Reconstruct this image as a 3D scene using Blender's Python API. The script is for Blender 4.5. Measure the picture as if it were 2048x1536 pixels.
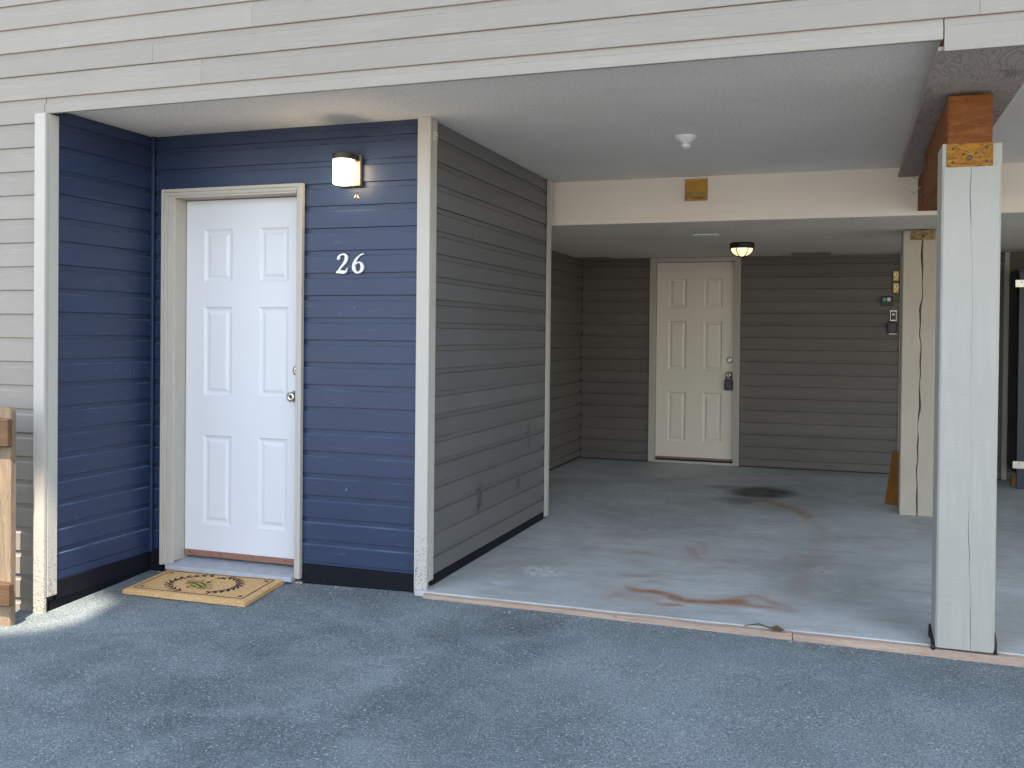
import bpy, bmesh, math, random
import numpy as np
from mathutils import Vector, Matrix

random.seed(7); rng = np.random.default_rng(7)
scene = bpy.context.scene
C = scene.collection
for o in list(bpy.data.objects):
    bpy.data.objects.remove(o)

# ------------------------------------------------------------------ camera
YAW, PITCH, ROLL, F, CX, CY = -0.3330, -0.0112, 0.0099, 1937.25, 1024.0, 689.3
CAMH = 1.3262                       # above the carport slab (z = 0)
_d = Vector((math.sin(YAW)*math.cos(PITCH), math.cos(YAW)*math.cos(PITCH), math.sin(PITCH)))
_r0 = Vector((math.cos(YAW), -math.sin(YAW), 0)); _u0 = _r0.cross(_d)
RT = _r0*math.cos(ROLL) + _u0*math.sin(ROLL)
UP = _u0*math.cos(ROLL) - _r0*math.sin(ROLL)
EYE = Vector((0, 0, CAMH))
cam_d = bpy.data.cameras.new('camera'); cam = bpy.data.objects.new('camera', cam_d); C.objects.link(cam)
cam_d.sensor_fit = 'HORIZONTAL'; cam_d.sensor_width = 36.0; cam_d.lens = 36.0*F/2048
cam_d.shift_y = (CY-768)/2048; cam_d.clip_start = 0.05; cam_d.clip_end = 3000
cam.matrix_world = Matrix(((RT.x, UP.x, -_d.x, EYE.x), (RT.y, UP.y, -_d.y, EYE.y), (RT.z, UP.z, -_d.z, EYE.z), (0, 0, 0, 1)))
scene.camera = cam

def at(px, py, **k):
    """photo pixel -> world point on the plane X=, Y= or Z="""
    r = RT*((px-CX)/F) + UP*((CY-py)/F) + _d
    ax = list(k)[0]; i = 'XYZ'.index(ax)
    return EYE + r*((k[ax]-EYE[i])/r[i])

# ------------------------------------------------------------------ light
EL = math.radians(58.8)
hx, hy = 0.320, -0.947
SUN = Vector((hx*math.cos(EL), hy*math.cos(EL), math.sin(EL)))
world = bpy.data.worlds.new('World'); scene.world = world; world.use_nodes = True
wn = world.node_tree.nodes; wl = world.node_tree.links
bg = wn['Background']; sky = wn.new('ShaderNodeTexSky'); sky.sky_type = 'NISHITA'; sky.sun_disc = False
sky.sun_elevation = EL; sky.sun_rotation = math.atan2(hx, hy); sky.air_density = 1.0; sky.dust_density = 1.6; sky.ozone_density = 0.4
wl.new(sky.outputs[0], bg.inputs[0]); bg.inputs[1].default_value = 0.15
sun_d = bpy.data.lights.new('sun', 'SUN'); sun_d.energy = 3.0; sun_d.angle = math.radians(0.53); sun_d.color = (1, .89, .77)
sun = bpy.data.objects.new('sun', sun_d); C.objects.link(sun); sun.rotation_euler = SUN.to_track_quat('Z', 'Y').to_euler()
sun.location = (0, 0, 30)
vs = scene.view_settings
vs.view_transform = 'Standard'; vs.look = 'None'; vs.gamma = 1; vs.use_curve_mapping = False; vs.exposure = 1.92

# ------------------------------------------------------------------ materials
def new_mat(name):
    m = bpy.data.materials.new(name); m.use_nodes = True
    nt = m.node_tree; return m, nt, nt.nodes['Principled BSDF']

class N:
    """small node helper"""
    def __init__(s, nt): s.nt = nt
    def add(s, t, **k):
        n = s.nt.nodes.new(t)
        for a, b in k.items(): setattr(n, a, b)
        return n
    def link(s, a, b): s.nt.links.new(a, b)
    def coord(s, scale=(1, 1, 1), rand=True, which='Object'):
        tc = s.add('ShaderNodeTexCoord'); mp = s.add('ShaderNodeMapping'); mp.inputs['Scale'].default_value = scale
        s.link(tc.outputs[which], mp.inputs['Vector'])
        if rand:
            oi = s.add('ShaderNodeObjectInfo'); mu = s.add('ShaderNodeMath', operation='MULTIPLY'); mu.inputs[1].default_value = 53.7
            s.link(oi.outputs['Random'], mu.inputs[0])
            va = s.add('ShaderNodeVectorMath', operation='ADD'); s.link(mp.outputs[0], va.inputs[0]); s.link(mu.outputs[0], va.inputs[1])
            return va.outputs[0]
        return mp.outputs[0]
    def noise(s, vec, scale, detail=4, rough=.55, dist=0):
        n = s.add('ShaderNodeTexNoise'); n.inputs['Scale'].default_value = scale; n.inputs['Detail'].default_value = detail
        n.inputs['Roughness'].default_value = rough; n.inputs['Distortion'].default_value = dist
        s.link(vec, n.inputs['Vector']); return n.outputs['Fac']
    def ramp(s, fac, a, b, ca=(0, 0, 0, 1), cb=(1, 1, 1, 1)):
        if a > b: a, b, ca, cb = b, a, cb, ca
        r = s.add('ShaderNodeValToRGB'); r.color_ramp.elements[0].position = a; r.color_ramp.elements[1].position = b
        r.color_ramp.elements[0].color = ca; r.color_ramp.elements[1].color = cb
        s.link(fac, r.inputs[0]); return r.outputs[0]
    def mix(s, fac, a, b, mode='MIX'):
        m = s.add('ShaderNodeMix', data_type='RGBA', blend_type=mode)
        for v, i in ((fac, 0), (a, 6), (b, 7)):
            if isinstance(v, (int, float)): m.inputs[i].default_value = v
            elif isinstance(v, tuple): m.inputs[i].default_value = v if len(v) == 4 else v+(1,)
            else: s.link(v, m.inputs[i])
        return m.outputs[2]
    def math(s, op, a, b=0.0):
        m = s.add('ShaderNodeMath', operation=op)
        for v, i in ((a, 0), (b, 1)):
            if isinstance(v, (int, float)): m.inputs[i].default_value = v
            else: s.link(v, m.inputs[i])
        return m.outputs[0]
    def bump(s, h, strength, dist, bsdf, prev=None):
        b = s.add('ShaderNodeBump'); b.inputs['Strength'].default_value = strength; b.inputs['Distance'].default_value = dist
        s.link(h, b.inputs['Height'])
        if prev: s.link(prev, b.inputs['Normal'])
        s.link(b.outputs[0], bsdf.inputs['Normal']); return b.outputs[0]

def mul(c, k): return tuple(min(1, x*k) for x in c)

def paint(name, col, rough=.55, var=.10, grain=(1.5, 14, 40), bump=.25, bdist=.0015, tint=.06, spec=.35, chips=None, speck=False, pale=None, drip=None, smudge=None, saw=False):
    """painted timber: stretched grain relief, slow colour drift, chips and speckles"""
    m, nt, b = new_mat(name); n = N(nt)
    v = n.coord(grain); vi = n.coord((1, 1, 1))
    g = n.noise(v, 3, 6, .65); big = n.noise(vi, 3.2, 3); fine = n.noise(vi, 90, 3)
    c = n.mix(n.ramp(big, .3, .7), mul(col, 1-var), mul(col, 1+var))
    c = n.mix(n.ramp(g, .42, .62), mul(col, 1-var*.5), c)
    oi = n.add('ShaderNodeObjectInfo')
    k = n.math('ADD', n.math('MULTIPLY', oi.outputs['Random'], 2*tint), 1-tint)
    c = n.mix(1.0, c, k, 'MULTIPLY')
    if pale:                                   # scuffs and chalky streaks
        sc = n.noise(n.coord((1.2, 8, 9)), 5, 7, .7, .4)
        c = n.mix(n.math('MULTIPLY', n.ramp(sc, .60, .78), pale[1]), c, pale[0])
        ch = n.noise(n.coord((1, 1, 1)), 55, 2); lo = n.noise(n.coord((1, 1, 1)), 2.6, 2)
        c = n.mix(n.math('MULTIPLY', n.math('MULTIPLY', n.ramp(ch, .735, .76), n.ramp(lo, .52, .6)), .55), c, (.45, .47, .5))
    if chips:
        ch = n.noise(n.coord((6, 6, 1.6)), chips[1], 4, .6); c = n.mix(n.ramp(ch, chips[2], chips[2]+.02), c, chips[0])
    if drip:
        dr = n.noise(n.coord((9, 9, .8)), 2.2, 4, .6); c = n.mix(n.math('MULTIPLY', n.ramp(dr, .56, .75), drip[1]), c, drip[0])
    if smudge:                                 # tyre and hand marks rubbed into the paint
        geo = n.add('ShaderNodeNewGeometry'); nz = n.noise(n.coord((1, 1, 1)), 16, 4, .65)
        for px, py, ry, rz in smudge:
            p = at(px, py, X=-2.041); sub = n.add('ShaderNodeVectorMath', operation='SUBTRACT'); n.link(geo.outputs['Position'], sub.inputs[0]); sub.inputs[1].default_value = p
            dv = n.add('ShaderNodeVectorMath', operation='DIVIDE'); n.link(sub.outputs[0], dv.inputs[0]); dv.inputs[1].default_value = (.2, ry, rz)
            ln = n.add('ShaderNodeVectorMath', operation='LENGTH'); n.link(dv.outputs[0], ln.inputs[0])
            k2 = n.math('MULTIPLY', n.ramp(n.math('MULTIPLY', n.math('ADD', ln.outputs['Value'], n.math('MULTIPLY', nz, .9)), .5), .78, .35), .62)
            c = n.mix(k2, c, (.022, .022, .024))
    if speck:                                  # splashed grit near the ground
        geo = n.add('ShaderNodeNewGeometry'); sx = n.add('ShaderNodeSeparateXYZ'); n.link(geo.outputs['Position'], sx.inputs[0])
        hgt = n.math('SUBTRACT', 1.0, n.math('DIVIDE', n.math('ADD', sx.outputs[2], .12), .52))
        sp = n.noise(n.coord((1, 1, 1)), 150, 2)
        th = n.math('ADD', sp, n.math('MULTIPLY', n.math('MAXIMUM', hgt, -1.0), .13))
        c = n.mix(n.math('MULTIPLY', n.ramp(th, .66, .70), .75), c, (.05, .05, .045))
    n.link(c, b.inputs['Base Color'])
    b.inputs['Roughness'].default_value = rough; b.inputs['Specular IOR Level'].default_value = spec
    n1 = n.bump(g, bump, bdist, b); n2 = n.bump(fine, .12, .0008, b, n1)
    if saw:                                    # slanting rough-sawn marks
        tc = n.add('ShaderNodeTexCoord'); mp = n.add('ShaderNodeMapping'); mp.inputs['Rotation'].default_value = (0, math.radians(-22), 0); mp.inputs['Scale'].default_value = (2, 1, 60)
        n.link(tc.outputs['Object'], mp.inputs['Vector']); sw_n = n.noise(mp.outputs[0], 1.6, 3, .6, .3); n.bump(sw_n, .55, .0022, b, n2)
    return m

def plain(name, col, rough=.5, metal=0, spec=.4, var=.12, bump=.1, scale=40, emit=None):
    m, nt, b = new_mat(name); n = N(nt); v = n.coord()
    f = n.noise(v, scale, 4)
    n.link(n.mix(n.ramp(f, .3, .7), mul(col, 1-var), mul(col, 1+var)), b.inputs['Base Color'])
    b.inputs['Roughness'].default_value = rough; b.inputs['Metallic'].default_value = metal; b.inputs['Specular IOR Level'].default_value = spec
    if bump: n.bump(f, bump, .001, b)
    if emit: b.inputs['Emission Color'].default_value = emit[0]+(1,); b.inputs['Emission Strength'].default_value = emit[1]
    return m

def timber(name, c1, c2, c3, grain=(1, 9, 9), scale=3, rough=.75, dist=1.2, dark=None, bump=.5):
    m, nt, b = new_mat(name); n = N(nt); v = n.coord(grain)
    g = n.noise(v, scale, 6, .6, dist); g2 = n.noise(n.coord(tuple(x*4 for x in grain)), scale*2, 5, .7, .3)
    c = n.mix(n.ramp(g, .35, .65), c1, c2); c = n.mix(n.math('MULTIPLY', n.ramp(g2, .5, .72), .7), c, c3)
    if dark:
        st = n.noise(n.coord((1, 1, 1)), dark[1], 5, .6); c = n.mix(n.ramp(st, dark[2], dark[2]+.14), c, dark[0])
    n.link(c, b.inputs['Base Color']); b.inputs['Roughness'].default_value = rough; b.inputs['Specular IOR Level'].default_value = .25
    n.bump(g2, bump, .002, b); return m

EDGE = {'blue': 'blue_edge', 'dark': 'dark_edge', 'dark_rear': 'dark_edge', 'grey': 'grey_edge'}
SCUFF = ((.20, .24, .32), .35)
M = {}
M['blue'] = paint('blue_paint', (.018, .0325, .076), rough=.40, var=.14, pale=SCUFF, spec=.5)
M['dark'] = paint('dark_grey_paint', (.138, .131, .124), rough=.46, var=.12, pale=((.22, .22, .22), .25), smudge=[(960, 985, .055, .085), (958, 1015, .05, .06), (1036, 965, .05, .06), (1058, 870, .03, .12)])
M['grey'] = paint('light_grey_paint', (.312, .280, .230), rough=.6, var=.08, bump=.35, pale=((.55, .53, .5), .2))
M['dark_rear'] = paint('dark_grey_paint_warm_light', (.138, .118, .098), rough=.5, var=.12, pale=((.2, .19, .17), .2))  # same dark grey paint, with warm rear light put into its colour
M['blue_edge'] = paint('blue_paint_chalk_highlight_edge', (.085, .115, .175), rough=.4, var=.5, spec=.5)  # chalky wear plus a sky highlight painted onto the top bevel
M['dark_edge'] = paint('dark_paint_edge', (.125, .115, .105), rough=.45, var=.2)
M['grey_edge'] = paint('grey_paint_edge', (.35, .315, .262), rough=.55, var=.1)  # lighter top bevel: painted-in sky highlight with edge wear
M['trim'] = paint('trim_paint', (.50, .46, .39), rough=.5, var=.05, grain=(10, 10, 1.2), speck=True, chips=((.22, .13, .07), 3.0, .73), tint=.02)
M['casing'] = paint('casing_paint', (.475, .43, .36), rough=.45, var=.05, grain=(10, 10, 1.5), tint=.02, drip=((.42, .33, .18), .5))
M['door2'] = paint('door_paint_warm_light', (.76, .67, .54), rough=.36, var=.02, grain=(12, 12, 1.5), bump=.05, bdist=.0006, tint=0, spec=.4)  # same white door paint, yellowed to carry the warm light at the back
M['door'] = paint('door_paint', (.655, .655, .655), rough=.32, var=.015, grain=(12, 12, 1.5), bump=.05, bdist=.0006, tint=0, spec=.5)
M['header'] = paint('header_paint', (.86, .76, .645), rough=.7, var=.04, grain=(1.5, 10, 10), bump=.3, tint=.01, pale=((.78, .62, .44), .3))
M['post'] = paint('post_paint', (.385, .362, .305), rough=.5, var=.07, grain=(14, 14, 1.1), bump=.35, tint=.0, saw=True, chips=((.2, .13, .08), 3.5, .75))
M['post_rear'] = paint('rear_post_paint', (.45, .385, .295), rough=.55, var=.08, grain=(14, 14, 1.1), bump=.35, tint=0, saw=True, chips=((.2, .13, .08), 3.5, .75))
M['base'] = paint('base_flashing_paint', (.006, .007, .010), rough=.7, var=.3, spec=.2, pale=((.03, .035, .04), .4), tint=0)
M['core'] = plain('sheathing_board', (.03, .03, .03), .9)
M['white'] = plain('white_plastic', (.80, .79, .76), .35)
M['black'] = plain('black_plastic', (.010, .010, .012), .38, spec=.5)
M['bronze'] = plain('dark_bronze', (.045, .036, .030), .45, spec=.5)
M['backplate'] = plain('lamp_backplate', (.20, .17, .13), .5)
M['steel'] = plain('brushed_steel', (.55, .52, .47), .28, metal=1, var=.05, bump=.03)
M['sweep'] = plain('brown_sweep', (.25, .125, .085), .5)
M['sill'] = plain('grey_sill', (.36, .38, .41), .5, var=.10, scale=18)
M['yellow'] = plain('yellowed_plastic', (.55, .30, .05), .45, var=.15, scale=14)
M['yellow2'] = plain('yellowed_plastic_flap', (.34, .20, .05), .5, var=.25, scale=20)
M['number'] = plain('number_enamel', (.78, .75, .68), .35, var=.04)
M['brass'] = plain('brass_plaque', (.52, .34, .10), .35, metal=.6, var=.2)
M['paper'] = plain('paper', (.75, .73, .62), .8)
M['ink'] = plain('ink', (.012, .012, .012), .8)
M['teal'] = plain('teal_button', (.03, .45, .36), .4)
M['navy'] = plain('navy_cabinet_paint', (.014, .018, .034), .4, spec=.5)
M['navy_side'] = timber('charred_plank', (.006, .006, .008), (.012, .012, .014), (.03, .028, .025), rough=.45)
M['plywood_old'] = timber('weathered_plywood', (.23, .18, .145), (.15, .115, .09), (.085, .06, .045), grain=(1.2, .6, 1), scale=5.5, dist=3.2, dark=((.03, .022, .018), 2.3, .60), bump=.7)
M['glulam'] = timber('beam_timber', (.165, .055, .014), (.27, .10, .026), (.05, .018, .007), grain=(3, 1.0, 14), scale=2.6, dist=1.2, dark=((.035, .014, .008), 5, .56), bump=.8)
def ply_mat():
    m, nt, b = new_mat('weathered_plywood_face'); n = N(nt); v = n.coord((2.2, .8, 1), rand=False)
    h = n.noise(v, 2.2, 2, .5, .9); ring = n.math('SINE', n.math('MULTIPLY', h, 150.0)); fine = n.noise(n.coord((30, 2, 1), rand=False), 5, 5, .7)
    c = n.mix(n.ramp(ring, .30, .95), (.40, .34, .30), (.30, .247, .21)); c = n.mix(n.math('MULTIPLY', n.ramp(fine, .5, .7), .35), c, (.15, .115, .09))
    st = n.noise(n.coord(rand=False), 1.8, 6, .65); c = n.mix(n.math('MULTIPLY', n.ramp(st, .56, .70), .85), c, (.045, .035, .03))
    n.link(c, b.inputs['Base Color']); b.inputs['Roughness'].default_value = .85; b.inputs['Specular IOR Level'].default_value = .2
    n.bump(ring, .25, .002, b); return m
M['plywood'] = ply_mat()
M['rust'] = timber('rusty_plate', (.36, .15, .010), (.14, .045, .008), (.60, .36, .03), grain=(3, 3, 9), scale=5, dist=1.5, dark=((.06, .02, .008), 14, .60), rough=.6)
M['rust2'] = timber('rusty_plate_pale', (.36, .26, .12), (.20, .11, .04), (.5, .4, .22), grain=(3, 3, 12), scale=4, dist=1)
M['kick'] = timber('edge_timber', (.50, .36, .26), (.36, .26, .20), (.16, .10, .06), grain=(.7, 10, 14), scale=3, dist=.6, dark=((.09, .055, .035), 4.5, .66))
M['fence'] = timber('weathered_fence', (.31, .225, .14), (.19, .135, .085), (.08, .056, .036), grain=(9, 9, .9), scale=2.6, dist=2.2, dark=((.20, .26, .18), 5, .68))
M['rail'] = timber('dark_rail', (.075, .042, .022), (.12, .068, .034), (.05, .03, .02), grain=(1, 9, 9), scale=2)
M['plank'] = timber('orange_plank', (.32, .135, .025), (.24, .10, .02), (.13, .05, .012), grain=(7, 7, 1), scale=3)
M['moth'] = plain('moth_wing', (.70, .62, .40), .8)
M['twig'] = plain('dry_leaf', (.10, .065, .035), .8)
M['rope'] = plain('sealant', (.02, .022, .025), .6)
M['screw'] = plain('dark_screw', (.09, .06, .04), .4, metal=.5)

def soffit_mat(name, col):
    m, nt, b = new_mat(name); n = N(nt); v = n.coord(rand=False)
    f = n.noise(v, 62, 4, .7); big = n.noise(v, .9, 4); pt = n.noise(v, 2.6, 5, .6)
    c = n.mix(n.ramp(big, .3, .7), mul(col, .93), mul(col, 1.06)); c = n.mix(n.math('MULTIPLY', n.ramp(pt, .58, .80), .35), c, mul(col, .62))
    c = n.mix(n.math('MULTIPLY', n.ramp(f, .46, .62), .45), c, mul(col, 1.28))
    c = n.mix(n.math('MULTIPLY', n.ramp(f, .47, .34), .28), c, mul(col, .74))
    n.link(c, b.inputs['Base Color']); b.inputs['Roughness'].default_value = .85; b.inputs['Specular IOR Level'].default_value = .2
    n.bump(f, 1.0, .006, b); return m
M['soffit'] = soffit_mat('stippled_soffit', (.78, .73, .65))
M['ceiling'] = soffit_mat('stippled_ceiling', (.78, .69, .57))

def asphalt_mat():
    m, nt, b = new_mat('asphalt'); n = N(nt); v = n.coord(rand=False)
    f = n.noise(v, 130, 3, .8); f2 = n.noise(v, 75, 4, .8); big = n.noise(v, .5, 6, .62, .5); mid = n.noise(v, 3.0, 6, .68, .4); sp = n.noise(v, 135, 1, .5); bl = n.noise(v, 1.3, 5, .6, .6)
    c = n.mix(n.ramp(big, .36, .60), (.080, .099, .100), (.212, .252, .248))
    c = n.mix(n.math('MULTIPLY', n.ramp(mid, .46, .66), .55), c, (.258, .300, .296))
    c = n.mix(n.math('MULTIPLY', n.ramp(bl, .54, .70), .40), c, (.205, .212, .198))
    c = n.mix(n.math('MULTIPLY', n.ramp(f2, .44, .64), .42), c, (.326, .372, .368))
    c = n.mix(n.math('MULTIPLY', n.ramp(f, .52, .36), .80), c, (.045, .055, .062))
    c = n.mix(n.math('MULTIPLY', n.ramp(sp, .65, .70), .75), c, (.54, .56, .58))
    n.link(c, b.inputs['Base Color']); b.inputs['Roughness'].default_value = .9; b.inputs['Specular IOR Level'].default_value = .15
    n1 = n.bump(f2, .7, .004, b); n.bump(f, .6, .002, b, n1); return m
M['asphalt'] = asphalt_mat()

def slab_mat():
    m, nt, b = new_mat('stained_concrete'); n = N(nt); v = n.coord(rand=False)
    f = n.noise(v, 70, 4, .7); big = n.noise(v, 1.0, 6, .62, .6); streak = n.noise(n.coord((1.2, 5, 1), rand=False), 2.4, 7, .68, .8); mid = n.noise(v, 6, 6, .68, .5); blot = n.noise(v, 2.3, 5, .6, .8)
    c = n.mix(n.ramp(big, .34, .66), (.36, .386, .372), (.545, .572, .552))
    c = n.mix(n.math('MULTIPLY', n.ramp(streak, .50, .68), .55), c, (.30, .298, .28))
    c = n.mix(n.math('MULTIPLY', n.ramp(blot, .55, .72), .45), c, (.28, .278, .258))
    c = n.mix(n.math('MULTIPLY', n.ramp(mid, .54, .70), .40), c, (.66, .675, .675))
    c = n.mix(n.math('MULTIPLY', n.ramp(f, .54, .68), .30), c, (.20, .20, .19))
    a = n.add('ShaderNodeAttribute', attribute_name='stain'); s = n.add('ShaderNodeSeparateColor'); n.link(a.outputs['Color'], s.inputs[0])
    br = n.math('ADD', .45, n.math('MULTIPLY', mid, 1.1))
    rust = n.math('MINIMUM', 1.0, n.math('MULTIPLY', s.outputs[1], br))
    c = n.mix(rust, c, (.31, .165, .085))
    oil = n.math('MINIMUM', 1.0, n.math('MULTIPLY', s.outputs[0], br)); c = n.mix(oil, c, (.040, .036, .028))
    cr = n.math('MULTIPLY', s.outputs[2], n.ramp(n.noise(v, 30, 4, .7, .6), .48, .55)); c = n.mix(cr, c, (.66, .67, .66))
    n.link(c, b.inputs['Base Color'])
    b.inputs['Roughness'].default_value = .62; b.inputs['Specular IOR Level'].default_value = .4
    n1 = n.bump(mid, .15, .003, b); n.bump(f, .25, .001, b, n1); return m
M['slab'] = slab_mat()

def mat_coir():
    m, nt, b = new_mat('coir'); n = N(nt); v = n.coord(rand=False)
    f = n.noise(v, 150, 4, .8); g = n.noise(v, 30, 3)
    c = n.mix(n.ramp(f, .35, .65), (.42, .25, .105), (.84, .55, .255)); c = n.mix(n.math('MULTIPLY', n.ramp(g, .4, .7), .3), c, (.52, .35, .165))
    n.link(c, b.inputs['Base Color']); b.inputs['Roughness'].default_value = .95; b.inputs['Specular IOR Level'].default_value = .1
    n.bump(f, 1, .004, b); return m
M['coir'] = mat_coir()
M['concrete'] = plain('bounce_concrete', (.55, .51, .44), .85, var=.1, scale=3)
M['print'] = plain('black_print', (.022, .020, .018), .9, var=.5, scale=300, bump=.4)
M['bee'] = plain('yellow_print', (.36, .34, .05), .9, var=.3, scale=300, bump=.4)

def glow(name, col, strength, base):
    m, nt, b = new_mat(name); b.inputs['Base Color'].default_value = base+(1,); b.inputs['Roughness'].default_value = .35
    b.inputs['Emission Color'].default_value = col+(1,); b.inputs['Emission Strength'].default_value = strength; return m
M['lampglass'] = glow('lit_frosted_glass', (1, .80, .52), 4.0, (.85, .83, .78))
M['domeglass'] = glow('lit_dome_glass', (1, .76, .40), .42, (.72, .66, .48))
M['grit'] = plain('grit_stone', (.42, .41, .39), .85)
M['leaf'] = plain('leaf', (.05, .085, .025), .6)
M['bark'] = plain('bark', (.09, .065, .045), .9)

# ------------------------------------------------------------------ mesh helpers
class MB:
    def __init__(s): s.v = []; s.f = []
    def add(s, vs, fs):
        k = len(s.v); s.v += [tuple(p) for p in vs]; s.f += [tuple(i+k for i in f) for f in fs]; return s
    def box(s, x0, x1, y0, y1, z0, z1):
        return s.add([(x0, y0, z0), (x1, y0, z0), (x1, y1, z0), (x0, y1, z0), (x0, y0, z1), (x1, y0, z1), (x1, y1, z1), (x0, y1, z1)],
                     [(0, 3, 2, 1), (4, 5, 6, 7), (0, 1, 5, 4), (1, 2, 6, 5), (2, 3, 7, 6), (3, 0, 4, 7)])
    def lathe(s, prof, c, axis='Z', seg=24, cap=True):
        """prof: (radius, offset along axis)"""
        vs, fs = [], []; n = len(prof)
        for r, h in prof:
            for i in range(seg):
                a = 2*math.pi*i/seg; p, q = r*math.cos(a), r*math.sin(a)
                vs.append({'Z': (c[0]+p, c[1]+q, c[2]+h), 'Y': (c[0]+p, c[1]+h, c[2]-q), 'X': (c[0]+h, c[1]+p, c[2]+q)}[axis])
        for j in range(n-1):
            for i in range(seg):
                a, b = j*seg+i, j*seg+(i+1) % seg; fs.append((a, b, b+seg, a+seg))
        if cap: fs.append(tuple(range(seg))[::-1]); fs.append(tuple((n-1)*seg+i for i in range(seg)))
        return s.add(vs, fs)
    def tube(s, pts, r, seg=8):
        pts = [Vector(p) for p in pts]; vs, fs = [], []
        for i, p in enumerate(pts):
            t = (pts[min(i+1, len(pts)-1)]-pts[max(i-1, 0)]).normalized()
            a = t.cross(Vector((0, 0, 1))) if abs(t.z) < .9 else t.cross(Vector((1, 0, 0))); a.normalize(); b = t.cross(a)
            rr = r[i] if isinstance(r, (list, tuple)) else r
            for k in range(seg):
                an = 2*math.pi*k/seg; vs.append(p+a*rr*math.cos(an)+b*rr*math.sin(an))
        for i in range(len(pts)-1):
            for k in range(seg):
                a, b = i*seg+k, i*seg+(k+1) % seg; fs.append((a, b, b+seg, a+seg))
        fs += [tuple(range(seg))[::-1], tuple((len(pts)-1)*seg+k for k in range(seg))]
        return s.add(vs, fs)
    def prism(s, poly, y0, y1):
        """poly of (x,z), extruded along Y"""
        n = len(poly); vs = [(x, y0, z) for x, z in poly]+[(x, y1, z) for x, z in poly]
        fs = [tuple(range(n)), tuple(range(2*n-1, n-1, -1))]+[(i, i+n, (i+1) % n+n, (i+1) % n) for i in range(n)]
        return s.add(vs, fs)
    def build(s, name, mat, parent=None, bevel=0, smooth=False, origin=None, rotz=0, seg=1):
        V = np.array(s.v, float)
        if origin is None: origin = (V[:, 0].mean() if len(V) < 5000 else (V[:, 0].min()+V[:, 0].max())/2, (V[:, 1].min()+V[:, 1].max())/2, V[:, 2].min())
        o0 = Vector(origin)
        me = bpy.data.meshes.new(name); me.from_pydata([tuple(p) for p in (V-np.array(origin))], [], s.f)
        bm = bmesh.new(); bm.from_mesh(me); bmesh.ops.recalc_face_normals(bm, faces=bm.faces)
        if bevel:
            es = [e for e in bm.edges if len(e.link_faces) == 2 and e.calc_face_angle(0) > .6]
            bmesh.ops.bevel(bm, geom=es, offset=bevel, segments=seg, affect='EDGES', clamp_overlap=True)
        if smooth:
            for f in bm.faces: f.smooth = True
        bm.to_mesh(me); bm.free()
        if mat: me.materials.append(M[mat])
        o = bpy.data.objects.new(name, me); C.objects.link(o)
        o.location = o0
        if parent:
            o.parent = parent
            w = Vector((0, 0, 0)); p = parent
            while p: w += p.location; p = p.parent
            o.location = o0-w
        return o

def tag(o, label, cat=None, group=None, kind=None):
    if label: o['label'] = label
    if cat: o['category'] = cat
    if group: o['group'] = group
    if kind: o['kind'] = kind
    return o

def thing(name, loc, label, cat, group=None):
    o = bpy.data.objects.new(name, None); C.objects.link(o); o.location = loc; o.empty_display_size = .1
    return tag(o, label, cat, group)

def B(x0, x1, y0, y1, z0, z1): return MB().box(x0, x1, y0, y1, z0, z1)

# siding: every board is its own mesh, local x = along the board, -y = outward
PITCH_Z = .12
def board_mesh(L, h, top=True):
    """channel siding: proud face, chamfer, recessed lip under the next board"""
    e = .0016
    if top and h > .05:
        pr = [(.018, 0), (e, 0), (0, e), (0, h-.033), (.0105, h-.0265), (.0105, h-.0006), (.018, h-.0006)]
    else:
        pr = [(.018, 0), (e, 0), (0, e), (0, h-.0006), (.018, h-.0006)]
    n = len(pr); a, b = .0006, L-.0006
    nseg = max(1, int(L/.9)); vs, fs = [], []
    for i in range(nseg+1):
        x = a+(b-a)*i/nseg; w = random.uniform(-.0006, .0006) if 0 < i < nseg else 0; wz = random.uniform(-.0009, .0006)
        vs += [(x, y+w if y < .01 else y, z+wz) for y, z in pr]
    for i in range(nseg):
        for j in range(n):
            k = (j+1) % n; fs.append((i*n+j, i*n+k, (i+1)*n+k, (i+1)*n+j))
    fs += [tuple(range(n))[::-1], tuple(nseg*n+j for j in range(n))]
    me = bpy.data.meshes.new('siding_board'); me.from_pydata(vs, [], fs)
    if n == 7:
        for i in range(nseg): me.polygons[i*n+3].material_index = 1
    return me

def siding(parent, p0, ang, spans, mat, top=True):
    """spans: (x0, x1, z0, z1) in the wall's own frame; p0 = world (x, y) of local origin"""
    ca, sa = math.cos(ang), math.sin(ang)
    for x0, x1, z0, z1 in spans:
        if x1-x0 < .004 or z1-z0 < .006: continue
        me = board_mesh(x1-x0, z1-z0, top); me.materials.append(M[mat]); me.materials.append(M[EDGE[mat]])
        o = bpy.data.objects.new('siding_board', me); C.objects.link(o); o.parent = parent
        jig = random.uniform(-.0007, .0007)
        o.location = Vector((p0[0]+ca*x0-sa*jig, p0[1]+sa*x0+ca*jig, z0))-parent.location
        o.rotation_euler.z = ang

def courses(zref, zlo, zhi, pitch=PITCH_Z):
    k = math.ceil((zlo-zref)/pitch-1e-6); out = []; z = zref+k*pitch
    if z-zlo > .004: out.append((zlo, min(z, zhi)))
    while z < zhi-.004:
        out.append((z, min(z+pitch, zhi))); z += pitch
    return out

# ------------------------------------------------------------------ key planes (metres; slab top z = 0)
YF, YB, YSL, YBM, YBW = 3.82, 4.593, 4.545, 6.83, 10.053
XL, XG, XBL = -3.782, -2.041, -2.685
ZS, ZC = 2.438, 2.128
XR = 7.0
ZREF = 1.643

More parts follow.
